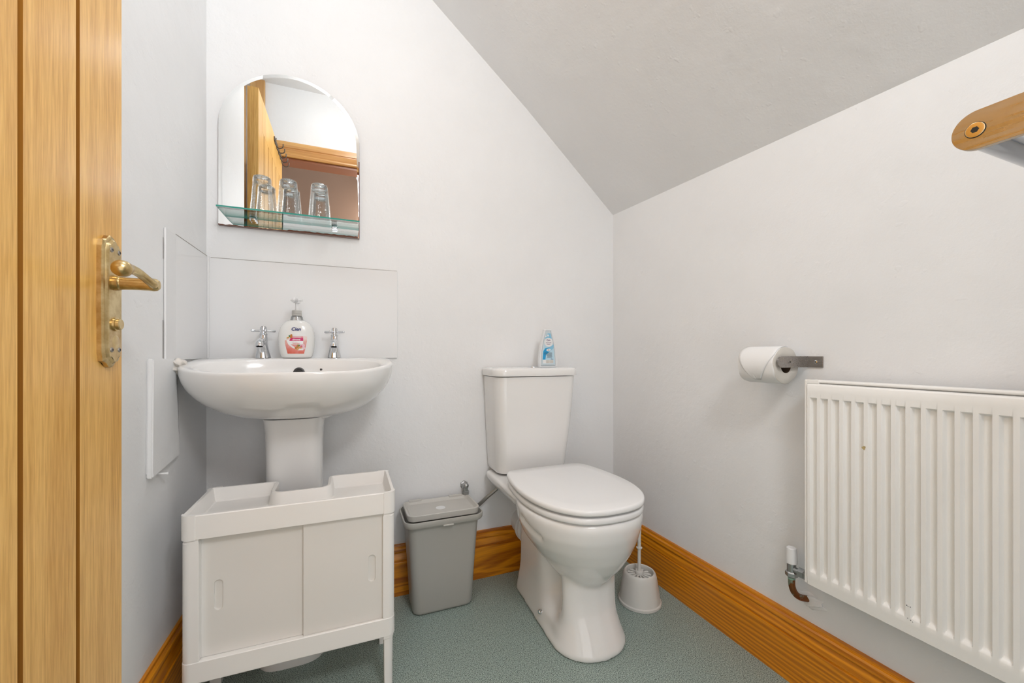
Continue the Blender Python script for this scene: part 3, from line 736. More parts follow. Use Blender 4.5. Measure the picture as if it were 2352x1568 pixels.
# corner posts and legs
for x, y in ((CX0, YF_), (CX1, YF_), (CX0, CYB), (CX1, CYB)):
    sx_ = 1 if x < 0 else -1; sy = 1 if y < 1.2 else -1
    wd = .034 if sx_ > 0 else .030
    def ps(z, o_=0, d=.034):
        x0, x1 = sorted((x+sx_*(.001+o_), x+sx_*(wd-o_))); y0, y1 = sorted((y+sy*(.001+o_), y+sy*(d-o_)))
        rs = [.001]*4; idx = {(-1, 1): 0, (-1, -1): 1, (1, -1): 2, (1, 1): 3}[(sx_, sy)]; rs[idx] = .016
        return rrect(x0, x1, y0, y1, 0, z, 6, rs)
    b = nbm(); loft(b, [ps(.1876), ps(.447), ps(.449, .0012), ps(.4553, .0012)]); obj('corner_post', b, M['cab'], unit, 35)
    b = nbm(); loft(b, [ps(0, .004, .030), ps(.132, .0030, .030), ps(.134, .0015, .030), ps(.1409, .0015, .030)]); obj('leg', b, M['cab'], unit, 35)
obj('side_panel', bx(CX0+.004, CX0+.008, YF_+.034, CYB-.034, .1876, .4554), M['cab'], unit)
obj('side_panel', bx(CX1-.008, CX1-.004, YF_+.034, CYB-.034, .1876, .4554), M['cab'], unit)
obj('back_panel', bx(CX0+.03, CX1-.03, CYB-.008, CYB-.004, .1876, .4554), M['cab'], unit)
def pill(cx, zc_, hw, hh, y0, y1):
    b = nbm(); L = []
    for y in (y0, y1):
        L.append([Vector((cx+hw*math.cos(a), y, zc_+hw*math.sin(a)+(hh-hw if math.sin(a) >= 0 else -(hh-hw)))) for a in [PI*k/12 for k in range(13)]+[PI+PI*k/12 for k in range(13)]])
    loft(b, L); return b
def sdoor(x0, x1, y, gx, gz, label):
    o = obj('sliding_door', bx(x0, x1, y, y+.007, .1845, .4565), M['cabdoor'], unit, None)
    c_ = obj('cutter', pill(gx, gz, .0085, .034, y-.02, y+.0042), None, None, None)
    c_.data.transform(Matrix.Translation(-world_loc(o))); c_.location = world_loc(o); bpy.context.view_layer.update()
    # o is parented: give the boolean the same space
    cut(o, [c_])
    q = o.modifiers.new('bev', 'BEVEL'); q.width = .0012; q.segments = 2; q.limit_method = 'ANGLE'
    tag(o, label); return o
sdoor(CX0+.032, -.095, YF_+.019, CX0+.066, .3175, 'left grey-white sliding door with slot grip')
sdoor(-.1000, CX1-.028, YF_+.0105, CX1-.056, .3175, 'right grey-white sliding door with slot grip')

# ================================================================== BIN
binb = thing('waste_bin', (.298, 1.42, 0), 'grey plastic waste bin with flip lid between unit and toilet', 'bin')
def bs(z, hw, y0, y1, r): return rrect(.298-hw, .298+hw, y0, y1, r, z, 7)
b = nbm(); loft(b, [bs(0, .090, 1.360, 1.458, .022), bs(.004, .099, 1.351, 1.466, .026), bs(.012, .102, 1.348, 1.468, .026), bs(.12, .1075, 1.343, 1.474, .026), bs(.265, .1165, 1.334, 1.483, .026), bs(.285, .1185, 1.332, 1.485, .027), bs(.298, .121, 1.330, 1.486, .028)])
obj('bin_body', b, M['bin'], binb, 50)
b = nbm(); loft(b, [bs(.2985, .119, 1.333, 1.485, .026), bs(.300, .130, 1.319, 1.490, .032), bs(.304, .1325, 1.316, 1.492, .034), bs(.318, .1335, 1.315, 1.492, .035), bs(.320, .1325, 1.316, 1.491, .034), bs(.320, .129, 1.320, 1.489, .031), bs(.312, .127, 1.322, 1.487, .030), bs(.302, .118, 1.332, 1.48, .026)])
obj('bin_collar', b, M['bin'], binb, 40)
b = nbm(); loft(b, [bs(.315, .119, 1.331, 1.484, .024), bs(.333, .1215, 1.328, 1.486, .026), bs(.3345, .1205, 1.329, 1.486, .025), bs(.3345, .1150, 1.334, 1.482, .021), bs(.333, .1140, 1.335, 1.481, .020), bs(.3245, .1085, 1.341, 1.475, .016), bs(.3235, .1070, 1.343, 1.473, .014)])
lid = obj('bin_lid', b, M['binlid'], binb, 35)
R = Matrix.Translation((0, 1.486, .32)) @ Matrix.Rotation(math.radians(-1.5), 4, 'X') @ Matrix.Translation((0, -1.486, -.32))
lid.data.transform(Matrix.Translation(-world_loc(lid)) @ R @ Matrix.Translation(world_loc(lid)))
b = nbm(); lathe(b, (.298, 1.408, .3258), [(0, .0165), (.0006, .0162), (.0007, .0005)], 36); tag(obj('lid_disc', b, M['trimw'], lid, None), 'white round disc in the lid')
b = nbm(); box(b, .288, .322, 1.3135, 1.318, .2985, .3035, bev=.001); obj('lid_catch', b, M['binlid'], binb)
for x0, x1 in ((.20, .245), (.345, .395)): obj('lid_hinge', bx(x0, x1, 1.480, 1.4905, .330, .338, bev=.002), M['binlid'], binb)

# ================================================================== TOILET
TX = .655
toilet = thing('toilet', (TX, 1.2, 0), 'white close-coupled toilet with closed lid in the corner', 'toilet')
def half_outline(pts, n=6):
    """pts: half outline (dx, y) from front centre to back centre -> full ccw loop as Vectors (z=0)"""
    full = [Vector((TX+x, y, 0)) for x, y in pts]+[Vector((TX-x, y, 0)) for x, y in reversed(pts[1:-1])]
    return spline(full, n, True)
lidp = half_outline([(0, .884), (.05, .888), (.10, .908), (.143, .955), (.169, 1.017), (.180, 1.09), (.178, 1.17), (.167, 1.245), (.152, 1.298), (.128, 1.317), (.07, 1.322), (0, 1.323)])
def slab(loop, z0, z1, r, crown=0):
    L = [inset(loop, r, z0), inset(loop, r*.3, z0+r*.3), inset(loop, 0, z0+r), inset(loop, 0, z1-r*1.2), inset(loop, r*.35, z1-r*.35), inset(loop, r*1.3, z1)]
    if crown:
        cen = Vector((TX, 1.10, 0))
        for s in (.80, .55, .25): L.append([Vector((cen.x+(p.x-cen.x)*s, cen.y+(p.y-cen.y)*s, z1+crown*(1-s))) for p in L[5]])
    b = nbm(); loft(b, L); return b
obj('lid', slab(lidp, .4395, .4560, .0050, .0030), M['seat'], toilet, 60)
seatp = [Vector((TX+(p.x-TX)*.985, 1.1+(p.y-1.1)*.985, 0)) for p in lidp]
obj('seat', slab(seatp, .4165, .4335, .0045), M['seat'], toilet, 60)
for dx in (-.085, .085):
    b = nbm(); tube(b, [(TX+dx-.022, 1.325, .432), (TX+dx+.022, 1.325, .432)], .0105, 16); obj('hinge', b, M['seat'], toilet)
for dx in (-.145, .145): obj('seat_buffer', bx(TX+dx-.01, TX+dx+.01, 1.02, 1.036, .4336, .4395, bev=.002), M['seat'], toilet)
# pan: bowl, skirted foot and rear column fused by a voxel remesh
b = nbm()
def pan_ring(z, yf, yb, hw, ew=2.3, ym=None):
    ym = yf+(yb-yf)*.46 if ym is None else ym; out = []
    for k in range(64):
        a = 2*PI*k/64; c_, s_ = math.cos(a), math.sin(a); e = 2/ew
        out.append(Vector((TX+.017*max(0, min(1, (.36-z)/.13))+hw*math.copysign(abs(c_)**e, c_), ym+((ym-yf) if s_ < 0 else (yb-ym))*math.copysign(abs(s_)**e, s_), z)))
    return out
loft(b, [pan_ring(z, yf, yb, hw, 2.15, ym) for z, yf, yb, hw, ym in ((.155, 1.055, 1.17, .040, 1.11), (.172, 1.020, 1.20, .062, 1.11), (.20, .990, 1.225, .086, 1.11), (.24, .956, 1.25, .117, 1.11), (.28, .930, 1.265, .144, 1.10), (.32, .910, 1.28, .166, 1.10), (.36, .893, 1.285, .177, 1.10), (.392, .886, 1.29, .1815, 1.10), (.408, .887, 1.29, .1805, 1.10), (.4145, .894, 1.285, .174, 1.10))])
bowlo = obj('pan_a', b, None)
b = nbm()   # foot: neck flaring to the floor
FX = .672
def foot_ring(z, yf, yb, hf, hb, waist, fr=.26):
    out = []; L = yb-yf
    for k in range(60):      # half outline sampled from front to back
        u = k/59
        w_ = (hf*math.sqrt(max(0, 1-(1-min(u/fr, 1))**2.2)) if u < fr else hf+(hb-hf)*((u-fr)/(1-fr)))
        w_ *= 1-waist*math.exp(-((u-.305)/.115)**2)
        if u > .965: w_ *= max(0, 1-((u-.965)/.035)**2*.25)
        out.append((w_, yf+L*u))
    return [Vector((FX+w_, y, z)) for w_, y in out]+[Vector((FX-w_, y, z)) for w_, y in reversed(out)]
loft(b, [foot_ring(*q) for q in ((0, .956, 1.395, .116, .100, 0), (.012, .953, 1.395, .117, .100, 0), (.03, .962, 1.393, .112, .098, .05), (.055, .976, 1.390, .106, .094, .06, .25), (.080, .990, 1.388, .100, .090, .24, .22), (.105, 1.002, 1.385, .096, .088, .52, .17), (.14, 1.008, 1.382, .095, .088, .70, .15), (.20, 1.010, 1.380, .097, .088, .72, .15), (.24, 1.01, 1.376, .092, .086, .70, .15), (.30, 1.03, 1.37, .08, .084, .3, .18))])
fo = obj('pan_b', b, None)
b = nbm()   # rear column under the shelf
def col_ring(z, y0, y1, hw, r=.035): return rrect(TX-hw+.017*max(0, 1-z/.3), TX+hw+.017*max(0, 1-z/.3), y0, y1, min(r, hw*.9, (y1-y0)*.45), z, 8)
loft(b, [col_ring(.0, 1.20, 1.395, .090, .02), col_ring(.03, 1.21, 1.393, .087, .03), col_ring(.10, 1.25, 1.388, .074), col_ring(.18, 1.25, 1.385, .070), col_ring(.26, 1.22, 1.388, .074), col_ring(.33, 1.19, 1.40, .088), col_ring(.37, 1.18, 1.42, .112)])
loft(b, [col_ring(.325, 1.20, 1.42, .070, .02), col_ring(.345, 1.18, 1.44, .115, .03), col_ring(.368, 1.16, 1.485, .150, .03), col_ring(.392, 1.14, 1.500, .166, .03), col_ring(.408, 1.14, 1.502, .168, .028), col_ring(.4145, 1.145, 1.500, .163, .024)])
rc = obj('pan_c', b, None)
dg = bpy.context.evaluated_depsgraph_get()
bm_all = nbm()
for o in (bowlo, fo, rc): bm_all.from_mesh(o.data)
for o in (bowlo, fo, rc): bpy.data.objects.remove(o)
pan = obj('pan', bm_all, M['ceramic'], toilet, None)
q = pan.modifiers.new('r', 'REMESH'); q.mode = 'VOXEL'; q.voxel_size = .0042; q.use_smooth_shade = True
q = pan.modifiers.new('s', 'SMOOTH'); q.factor = .6; q.iterations = 16
bpy.context.view_layer.update(); frommods(pan)
if not pan.data.materials: pan.data.materials.append(M['ceramic'])
bb = [v.co.z for v in pan.data.vertices]; zmin = min(bb)+world_loc(pan).z
for v in pan.data.vertices:
    if v.co.z < zmin+.012: v.co.z = max(0.0, v.co.z-zmin)*1.0
sa, sb = Vector((.497, 1.105, .372)), Vector((.512, 1.025, .352))     # finger scoop under the rim
for v in pan.data.vertices:
    p = v.co+world_loc(pan)
    if p.x < .58 and p.z > .28:
        u = max(0, min(1, (p-sa).dot(sb-sa)/(sb-sa).length_squared)); dd = (p-(sa+(sb-sa)*u)); dd.x = 0
        v.co.x += .009*math.exp(-(dd.length/.011)**2)
pan.data.polygons.foreach_set('use_smooth', [True]*len(pan.data.polygons))
for sx_ in (-1, 1):     # fixing screw with its washer
    x = FX+sx_*.1065; b = nbm(); lathe(b, (x, 1.165, .043), [(-sx_*.006, .0075), (sx_*.003, .0075), (sx_*.0045, .006), (sx_*.0065, .0055), (sx_*.0075, .003)], 20, 0)
    tag(obj('fixing_screw', b, M['chrome'], toilet), 'chrome floor fixing screw')
# cistern
def cs(z, x0, x1, yf, r): return rrect(x0, x1, yf, YB-.006, r, z, 7, (r*.8, .006, .006, r))
b = nbm(); loft(b, [cs(.4205, .520, .772, 1.390, .035), cs(.4240, .508, .778, 1.380, .038), cs(.440, .503, .783, 1.374, .040), cs(.60, .494, .799, 1.358, .042), cs(.74, .488, .809, 1.350, .042), cs(.7770, .487, .811, 1.349, .042)])
cis = obj('cistern', b, M['ceramic'], toilet, 50)
b = nbm(); loft(b, [cs(.7790, .486, .812, 1.348, .042), cs(.7800, .481, .818, 1.342, .045), cs(.7830, .480, .819, 1.341, .046), cs(.8010, .480, .819, 1.341, .046), cs(.8065, .483, .816, 1.345, .045), cs(.8090, .492, .808, 1.353, .040)])
obj('cistern_lid', b, M['ceramic'], toilet, 50)
b = nbm(); lathe(b, (.662, 1.425, .809), [(-.001, .021), (.0025, .0205), (.0035, .0165), (.003, .0155), (.0045, .0145), (.0045, .0005)], 36); tag(obj('flush_button', b, M['chrome'], toilet), 'chrome round flush button')
b = nbm(); tube(b, [(TX, 1.37, .19), (TX, 1.43, .19), (TX, YB, .19)], .052, 28); obj('pan_connector', b, M['trimw'], toilet, 50)
b = nbm(); 
for yq in (1.415, 1.44): lathe(b, (TX, yq, .19), [(0, .054), (.003, .061), (.011, .061), (.014, .054)], 28, 1)
obj('connector_collar', b, M['trimw'], toilet, 50)

# cistern gel bottle
GX, GY, GZ = .716, 1.420, .8092
t = thing('air_freshener_gel', (GX, GY, GZ), 'tapered white and blue cotton gel air freshener on the cistern', 'air freshener')
gh = [(0, .0325), (.010, .0330), (.03, .0325), (.06, .0295), (.09, .0245), (.115, .0185), (.130, .0150), (.1345, .0140), (.137, .0115)]
def gout(d, y):
    L = [Vector((w_-d if w_ > d else .001, max(min(z, .137-d), d), 0)) for z, w_ in gh]
    return [Vector((GX+p.x, y, GZ+p.y)) for p in L]+[Vector((GX-p.x, y, GZ+p.y)) for p in reversed(L)]
M['gelw'] = mat('gel_case_white', (.80,.82,.84), .25)
b = nbm(); loft(b, [gout(.002, GY+.004), gout(0, GY+.002), gout(0, GY-.012), gout(.0012, GY-.0145), gout(.0045, GY-.0145), gout(.0052, GY-.012)]); obj('case', b, M['gelw'], t, 30)
M['geli'] = mat('gel_window', (.60,.68,.72), .12)
b = nbm(); loft(b, [gout(.0053, GY-.0118), gout(.0060, GY-.0150), gout(.0085, GY-.0165)]); wn = obj('window', b, M['geli'], t, 30)
yl = GY-.0167
def ong(lift): return lambda x, z: Vector((GX+x, yl-lift, GZ+z))
def fl(n, pts, m_, lift, cols=3): return flat(n, pts, M[m_], wn, ong(lift), cols)
fl('label', [(-.0225, .012), (.0225, .012), (.0215, .055), (.015, .095), (.0075, .122), (-.006, .122), (-.015, .09), (-.0215, .055)], 'l_skyl', .0002)
fl('label_top', [(-.014, .104), (.012, .104), (.0075, .122), (-.002, .122), (-.008, .112)], 'l_sky', .0004)
fl('label_swoosh', [(-.0225, .028), (-.012, .028), (-.010, .045), (.006, .058), (.019, .070), (.0195, .082), (.004, .072), (-.012, .070), (-.020, .058)], 'l_skyd', .0004)
fl('label_wedge', [(.000, .055), (.019, .068), (.0195, .082), (.004, .072)], 'l_sky', .0005)  # paler blue wedge printed over the swoosh
fl('label_oval', ell(0, .090, .0165, .0165, .3), 'l_white', .0006)
fl('label_oval', ell(0, .0625, .0085, .0048, .1), 'l_white', .0006)
fl('cotton_print', ell(-.002, .1145, .0036, .0036), 'l_white', .0006); fl('cotton_print', ell(-.010, .111, .0028, .0028), 'l_white', .0006)
def tg(s, size, x, z, m_, bold=.0001): textmesh('lettering', s, size, M[m_], wn, lambda a, c: ong(.0008)(x+a, z+c), 0, bold)
tg('Qair', .0082, 0, .0950, 'l_plum', .0002); tg('COTTON', .0048, 0, .0868, 'l_plum'); tg('FRESH', .0048, 0, .0812, 'l_plum'); tg('GEL', .0045, 0, .0608, 'l_navy'); tg('150g e', .0038, .013, .0285, 'l_navy')
fl('barcode_field', [(-.0215, .0135), (.0190, .0135), (.0190, .0265), (-.0215, .0265)], 'l_white', .0005)
b = nbm(); random.seed(3); x = -.010
while x < .0165:
    w_ = random.choice((.0006, .0010, .0018)); box(b, GX+x, GX+x+w_, yl-.0008, yl-.0006, GZ+.0150, GZ+.0258); x += w_+random.choice((.0007, .0011))
obj('barcode', b, M['l_gry'], wn, None)
b = nbm()
for i in range(11):
    w0 = -.006-.0007*i if i < 7 else -.019; box(b, GX+w0+.004*random.random(), GX+.016-.004*random.random(), yl-.0008, yl-.0006, GZ+.0345+.0018*i, GZ+.0350+.0018*i)
obj('small_print', b, M['l_blk'], wn, None)
t.scale = (1.12, 1, 1.07)

# ================================================================== TOILET BRUSH
t = thing('toilet_brush_holder', (.942, 1.150, 0), 'squat white plastic toilet brush pot beside the pan', 'brush holder')
b = nbm(); N = 72
def fac(z, r, cutd):
    out = []
    for k in range(N):
        a = 2*PI*k/N; q = r
        if cutd:
            u = ((a/(2*PI)*6+.35) % 1)-.5; q = r-cutd*max(0, 1-(u/.36)**2)
        out.append(Vector((.942+q*math.cos(a), 1.150+q*math.sin(a), z)))
    return out
loft(b, [fac(0, .069, 0), fac(.001, .0715, 0), fac(.009, .0720, 0), fac(.0105, .0705, 0), fac(.012, .0685, .0004), fac(.05, .0640, .0022), fac(.075, .0600, .0020), fac(.09, .0570, 0), fac(.100, .0540, 0), fac(.105, .0510, 0), fac(.107, .0480, 0), fac(.105, .0455, 0), fac(.088, .0440, 0), fac(.080, .0440, 0)])
obj('pot', b, M['offw'], t, 30)
t2 = thing('toilet_brush', (.942, 1.150, .083), 'white toilet brush standing in its pot beside the pan', 'toilet brush')
b = nbm(); hx, hy = .940, 1.150
lathe(b, (hx, hy, .094), [(0, .009), (.001, .0135), (.010, .0140), (.0125, .0125), (.013, .007), (.020, .0058), (.09, .0054), (.0905, .0095), (.094, .0100), (.0955, .0060), (.13, .0058), (.20, .0085), (.27, .0090), (.285, .006)], 24)
obj('handle', b, M['offw'], t2, 50)
b = nbm()
for k in range(12):
    a = 2*PI*k/12+.1; d = Vector((math.cos(a), math.sin(a), 0)); sd = Vector((-d.y, d.x, 0)); c0 = Vector((hx, hy, .097)); L = []
    for rr_, wd, hg in ((.010, .0016, .0016), (.022, .0032, .0028), (.033, .0048, .0036), (.0395, .0056, .0028)):
        L.append([c0+d*rr_+sd*wd*math.cos(q_)+Vector((0, 0, hg*math.sin(q_)-.004*(rr_/.04))) for q_ in [2*PI*i/10 for i in range(10)]])
    loft(b, L)
o = obj('bristles', b, M['offw'], t2, None); o['kind'] = 'stuff'
b = nbm(); box(b, .955, .962, 1.166, 1.1665, .155, .157)
bpy.data.meshes; b.free()

# ================================================================== VALVE AND HOSE BEHIND BIN
t = thing('isolation_valve', (.41, YB, .36), 'tarnished metal water valve on the wall above the bin', 'valve')
b = nbm(); lathe(b, (.41, YB, .362), [(0, .016), (-.004, .015), (-.006, .010), (-.014, .0095), (-.015, .0125), (-.024, .0125), (-.025, .008)], 6, 1); obj('wall_nut', b, M['nickel'], t, 20)
b = nbm(); lathe(b, (.41, YB-.028, .350), [(-.045, .0085), (-.018, .0085), (-.016, .0130), (-.004, .0130), (-.003, .0095), (.016, .0095), (.019, .0060)], 6, 2); obj('valve_body', b, M['nickel'], t, 20)
b = nbm(); bmesh.ops.create_uvsphere(b, u_segments=20, v_segments=12, radius=.0105, matrix=Matrix.Translation((.41, YB-.030, .366))); obj('elbow', b, M['nickel'], t)
b = nbm(); tube(b, spline([(.41, YB-.028, .3065), (.418, YB-.022, .285), (.436, YB-.018, .272), (.452, YB-.020, .276), (.472, YB-.030, .296), (.494, YB-.038, .318), (.514, YB-.043, .334), (.528, YB-.046, .346)], 8), .0068, 12)
o = obj('flexible_hose', b, M['braid'], origin=(.45, YB-.03, .3)); tag(o, 'grey braided water hose rising from behind the bin to the toilet', 'hose')

# ================================================================== TOILET ROLL HOLDER AND ROLL
t = thing('toilet_roll_holder', (XR, .668, .84), 'brushed steel toilet roll arm screwed to right wall above radiator', 'toilet roll holder')
zh0, zh1 = .8265, .8545; zm = (zh0+zh1)/2
b = nbm(); box(b, XR-.0035, XR, .648, .6855, zh0, zh1, bev=.0008); obj('wall_plate', b, M['steel'], t)
b = nbm(); L = []
for y in (.6825, .6860):
    pts = [Vector((XR-.0005, y, zh0)), Vector((XR-.0005, y, zh1))]+[Vector((.992-.014*math.sin(a), y, zm+.014*math.cos(a))) for a in [PI*k/16 for k in range(17)]]
    L.append(pts)
loft(b, L); obj('arm', b, M['steel'], t, 30)
screw(XR-.0036, .664, zm, .0042, t, 0, -1, 'chrome')
screw(1.019, .6825, zm, .0045, t, 1, -1, 'steel')
b = nbm(); tube(b, [(1.019, .6855, zm), (1.019, .800, zm)], .0085, 20); obj('spindle', b, M['steel'], t, 50)
RX, RZ, RR = 1.021, zm-.009, .0470
t = thing('toilet_roll', (RX, .745, RZ), 'part-used white toilet roll on the steel arm', 'toilet roll')
b = nbm(); n = 64
def rring(r, y, wob=0):
    return [Vector((RX+(r+wob*math.sin(3*a+1)*.5+wob*math.sin(7*a))*math.cos(a), y+(wob*.8*math.sin(5*a) if wob else 0), RZ+(r+wob*math.sin(3*a+1)*.5)*math.sin(a))) for a in [2*PI*k/n for k in range(n)]]
loft(b, [rring(.0195, .6925), rring(.030, .6918, .0006), rring(.0450, .6920, .0012), rring(RR-.0005, .6935, .0012), rring(RR, .700, .0006), rring(RR, .745), rring(RR, .785, .0006), rring(RR-.002, .7935, .001), rring(.0195, .7940), rring(.0195, .6925)], False, False)
o = obj('roll', b, None, t, 50, mats=[M['tissue'], M['card']])
for p in o.data.polygons:
    if p.normal.y < -.6: p.material_index = 1
b = nbm()     # loose sheet folded down to a point on the room side
def shp(a, y, r=RR+.0010): return Vector((RX+r*math.cos(a), y, RZ+r*math.sin(a)))
rows = []
for i in range(15):
    u = i/14; a = math.radians(80+150*u)
    y0, y1 = .694, .7925
    if u > .45:
        s = (u-.45)/.55; y1 = .7925-.040*s**1.3; y0 = .694+.042*s
    rows.append([b.verts.new(shp(a, y0+(y1-y0)*j/12, RR+.0008+(.0028*math.sin(j*1.3+u*4)**2*u))) for j in range(13)])
for r0, r1 in zip(rows, rows[1:]):
    for j in range(12): b.faces.new((r0[j], r0[j+1], r1[j+1], r1[j]))
o = obj('loose_sheet', b, M['tissue'], t, 70); q = o.modifiers.new('s', 'SOLIDIFY'); q.thickness = .0006; q.offset = 1
b = nbm(); lathe(b, (RX, .695, RZ), [(-.0022, .0192), (.09, .0192)], 28, 1, False, False); tag(obj('cardboard_core', b, mat('card_core', (.13,.085,.05), .9), t), 'brown cardboard core')

# ================================================================== RADIATOR
XF = 1.020; RY0, RY1, RZ0, RZ1 = -.12, .6415, .306, .7905
rad_ = thing('radiator', (1.05, .26, RZ0), 'cream white ribbed panel radiator on the right wall', 'radiator')
b = nbm(); PIT = .02338; first = .6351
def depth(y, z):
    # channel starts at its far (dark) edge and runs .0135 wide
    u = (first-y)/PIT; k = math.floor(u); f = (u-k)*PIT
    if k < 0 or y < RY0+.01: dy = 0
    else:
        if f < .0028: dy = f/.0028
        elif f < .0125: dy = 1
        elif f < .0155: dy = 1-(f-.0125)/.0030
        else: dy = 0
    if z > .757: dz = 0
    elif z > .7525: dz = (.757-z)/.0045
    elif z > .352: dz = 1
    elif z > .341: dz = (z-.341)/.011
    else: dz = 0
    s = min(dy, dz); s = s*s*(3-2*s); return .0085*s
ysam = [RY1]; 
ny = int((RY1-RY0)/(PIT/20)); ysam = [RY1-(RY1-RY0)*i/ny for i in range(ny+1)]
zsam = [RZ0+.004, .315, .330, .341, .3435, .346, .3485, .352, .37]+[.37+(.7525-.37)*i/8 for i in range(1, 9)]+[.7536, .7547, .7558, .757, .770, RZ1-.005, RZ1-.002, RZ1]
zsam = sorted(set(zsam))
G = []
for y in ysam:
    row = []
    for z in zsam:
        x = XF+depth(y, z)
        if z >= RZ1: x = XF+.006
        elif z > RZ1-.003: x = XF+.0018
        if z < RZ0+.01: x = XF+.0015
        row.append(b.verts.new((x, y, z)))
    row.insert(0, b.verts.new((XF+.008, y, RZ0)))
    G.append(row)
for r0, r1 in zip(G, G[1:]):
    for j in range(len(r0)-1): b.faces.new((r0[j], r0[j+1], r1[j+1], r1[j]))
o = obj('front_panel', b, M['rad'], rad_, 40)
q = o.modifiers.new('s', 'SOLIDIFY'); q.thickness = .0025; q.offset = -1
obj('back_panel', bx(XF+.010, 1.062, RY0, RY1-.004, RZ0+.012, RZ1-.004), M['rad'], rad_)
obj('side_cover', bx(XF+.002, 1.066, RY1+.0006, RY1+.0075, RZ0+.004, RZ1+.008, bev=.0022), M['rad'], rad_)
b = nbm(); box(b, XF+.012, 1.066, RY0, RY1+.0002, RZ1-.002, RZ1+.0075, bev=.002)
grl = obj('top_grille', b, M['rad'], rad_)
b = nbm(); tube(b, [(XF+.010, RY0, RZ1+.0045), (XF+.010, RY1, RZ1+.0045)], .0040, 10); obj('grille_edge', b, M['rad'], rad_, 60)
b = nbm(); box(b, XF+.003, XF+.020, RY1-.024, RY1+.0078, RZ1-.001, RZ1+.0088, bev=.002); obj('corner_clip', b, M['rad'], rad_)
for y0 in (.50, .02): obj('wall_bracket', bx(1.062, XR, y0, y0+.03, .35, .72), M['rad'], rad_)
M['chip'] = mat('yellow_chip', (.55,.42,.20), .6)
b = nbm(); xf = XF-.0004
for (cy_, cz_, s) in ((.526, .660, .0026), (.5235, .6625, .0012)):
    f = [b.verts.new((xf, cy_+s*math.cos(a)*(1+.35*math.sin(2*a+1)), cz_+s*1.5*math.sin(a)*(1+.3*math.cos(3*a)))) for a in [2*PI*k/14 for k in range(14)]]; b.faces.new(f)
tag(obj('paint_chip', b, M['chip'], rad_, None), 'small yellowed paint chip')
for (cy_, cz_, s) in ((.4535, .366, .0011), (.4515, .3645, .0008), (.4480, .3655, .0010), (.4475, .340, .0010), (.4445, .3385, .0008), (.4520, .3415, .0008)):
    b = nbm(); f = [b.verts.new((xf, cy_+s*math.cos(a), cz_+s*math.sin(a))) for a in [2*PI*k/6 for k in range(6)]]; b.faces.new(f)
    tag(obj('rust_speck', b, M['l_blk'], rad_, None), 'tiny dark rust speck')

# radiator valve and its pipe
VX, VY = 1.050, .698
t = thing('radiator_valve', (VX, VY, .31), 'radiator lockshield valve with white cap and bent copper pipe', 'radiator valve')
b = nbm(); lathe(b, (VX, VY, .328), [(0, .0128), (.030, .0120), (.0375, .0112), (.039, .0095), (.0392, .0003)], 32); tag(obj('cap', b, M['trimw'], t), 'white plastic cap')
b = nbm(); lathe(b, (VX, VY, .306), [(-.002, .0105), (.022, .0100)], 24); lathe(b, (VX, VY, .292), [(0, .011), (.003, .0140), (.012, .0140), (.015, .0112)], 6)
tag(obj('valve_body', b, M['nickel'], t, 25), 'dull nickel valve body')
b = nbm(); tube(b, [(VX, VY-.006, .313), (VX, VY-.018, .313)], .0075, 18); lathe(b, (VX, VY-.018, .313), [(0, .0095), (-.002, .0130), (-.015, .0130), (-.017, .0095), (-.019, .0088), (-.048, .0085)], 6, 1)
obj('union_nut', b, M['nickel'], t, 25)
b = nbm(); lathe(b, (VX, VY, .287), [(0, .0082), (.006, .0086)], 20); obj('verdigris_ring', b, M['verd'], t)
m = M['copper']; v = coords(m); n = noise(m, v, 55, 3, .6); rr = ramp(m, n.outputs[0], [(.52, (.24,.095,.035)), (.60, (.28,.36,.28))]); lk(m, rr.outputs[0], bsdf(m).inputs['Base Color'])
b = nbm(); tube(b, spline([(VX, VY, .292), (VX, VY-.001, .270), (VX+.006, VY-.004, .252), (VX+.020, VY-.009, .240), (XR+.002, VY-.016, .234)], 7), .0078, 18)
tag(obj('copper_pipe', b, M['copper'], t, 60), 'tarnished copper pipe bent into the wall')
b = nbm(); bmesh.ops.create_icosphere(b, subdivisions=4, radius=1)
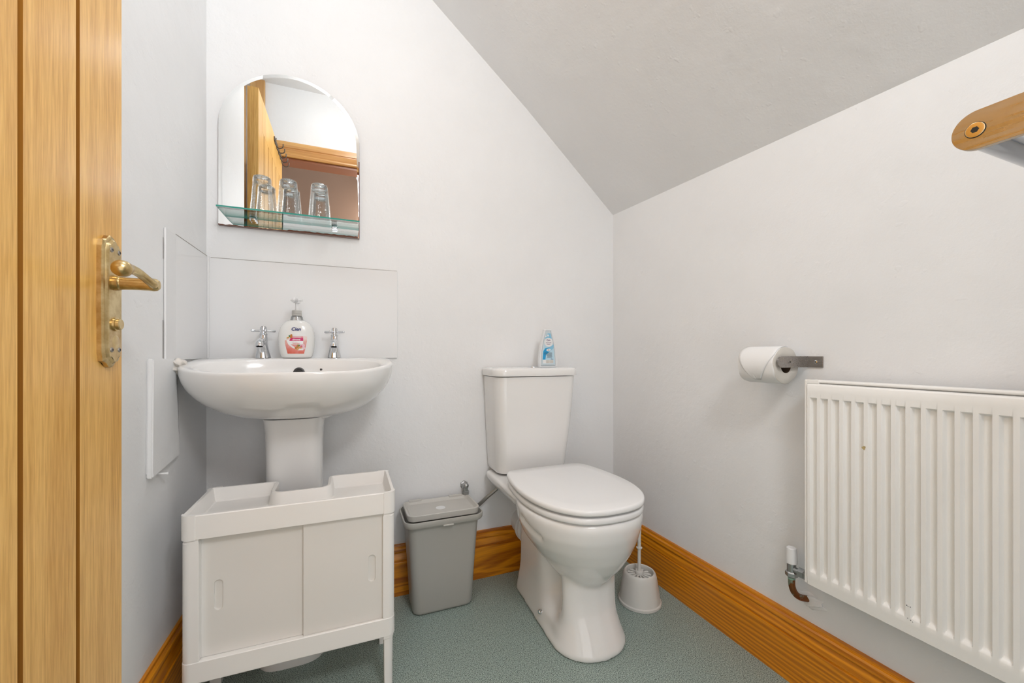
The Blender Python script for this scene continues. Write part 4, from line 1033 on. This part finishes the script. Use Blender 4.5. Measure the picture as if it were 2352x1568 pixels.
for v_ in b.verts:
    s = 1+.25*math.sin(v_.co.y*5+v_.co.z*6+1)*math.cos(v_.co.x*4)+random.uniform(-.03, .03)
    v_.co = Vector((XR+.001+v_.co.x*.010*s, .675+v_.co.y*.030*s, .232+v_.co.z*.017*s))
o = obj('wall_filler', b, M['wall'], origin=(XR, .675, .232)); tag(o, 'rough painted filler where the radiator pipe enters the wall', 'filler')

# ================================================================== TOWEL RACK, top right
t = thing('towel_rack', (.5, -.16, 1.05), 'satin bronze towel rack arm with steel rail, cropped at top right', 'towel rack')
zc2, hh2 = 1.0520, .0165; ye = .1905
b = nbm(); L = []
for x in (.4985, .5035):
    c_ = [Vector((x, ye-hh2+hh2*math.sin(a), zc2+hh2*math.cos(a))) for a in [PI*k/24 for k in range(25)]]
    L.append([Vector((x, -.16, zc2+hh2))]+c_+[Vector((x, -.16, zc2-hh2))])
loft(b, L)
arm = obj('arm', b, M['bronze'], t, 30); q = arm.modifiers.new('bev', 'BEVEL'); q.width = .0007; q.segments = 2; q.limit_method = 'ANGLE'; q.angle_limit = 1.0
def lathe_x(x, y, z, prof, n): b = nbm(); lathe(b, (x, y, z), prof, n, 0); return b
by = .1755
obj('bolt_recess', lathe_x(.4985, by, zc2, [(.001, .0066), (-.0003, .0066), (-.0004, .0001)], 32), M['dark'], arm, None)
b = lathe_x(.4985, by, zc2, [(.001, .0061), (-.0008, .0061), (-.0011, .0056), (-.0011, .0026)], 36)
bolt = obj('bolt', b, M['gold'], arm); 
obj('hex_socket', lathe_x(.4985, by, zc2, [(-.0010, .0027), (-.00115, .0027), (-.0012, .0001)], 6), M['dark'], bolt, None)
b = nbm(); tube(b, [(.503, by-.001, zc2-.003), (XR-.06, by-.001, zc2-.003)], .0105, 28); tag(obj('rail', b, M['railsteel'], t, 60), 'polished steel rail')
b = nbm(); tube(b, [(.503, .09, zc2-.003), (XR-.06, .09, zc2-.003)], .0095, 24); obj('rail', b, M['railsteel'], t, 60)
obj('arm', bx(1.032, 1.037, -.16, ye-.004, zc2-hh2, zc2+hh2, bev=.001), M['bronze'], t)

bpy.context.view_layer.update()
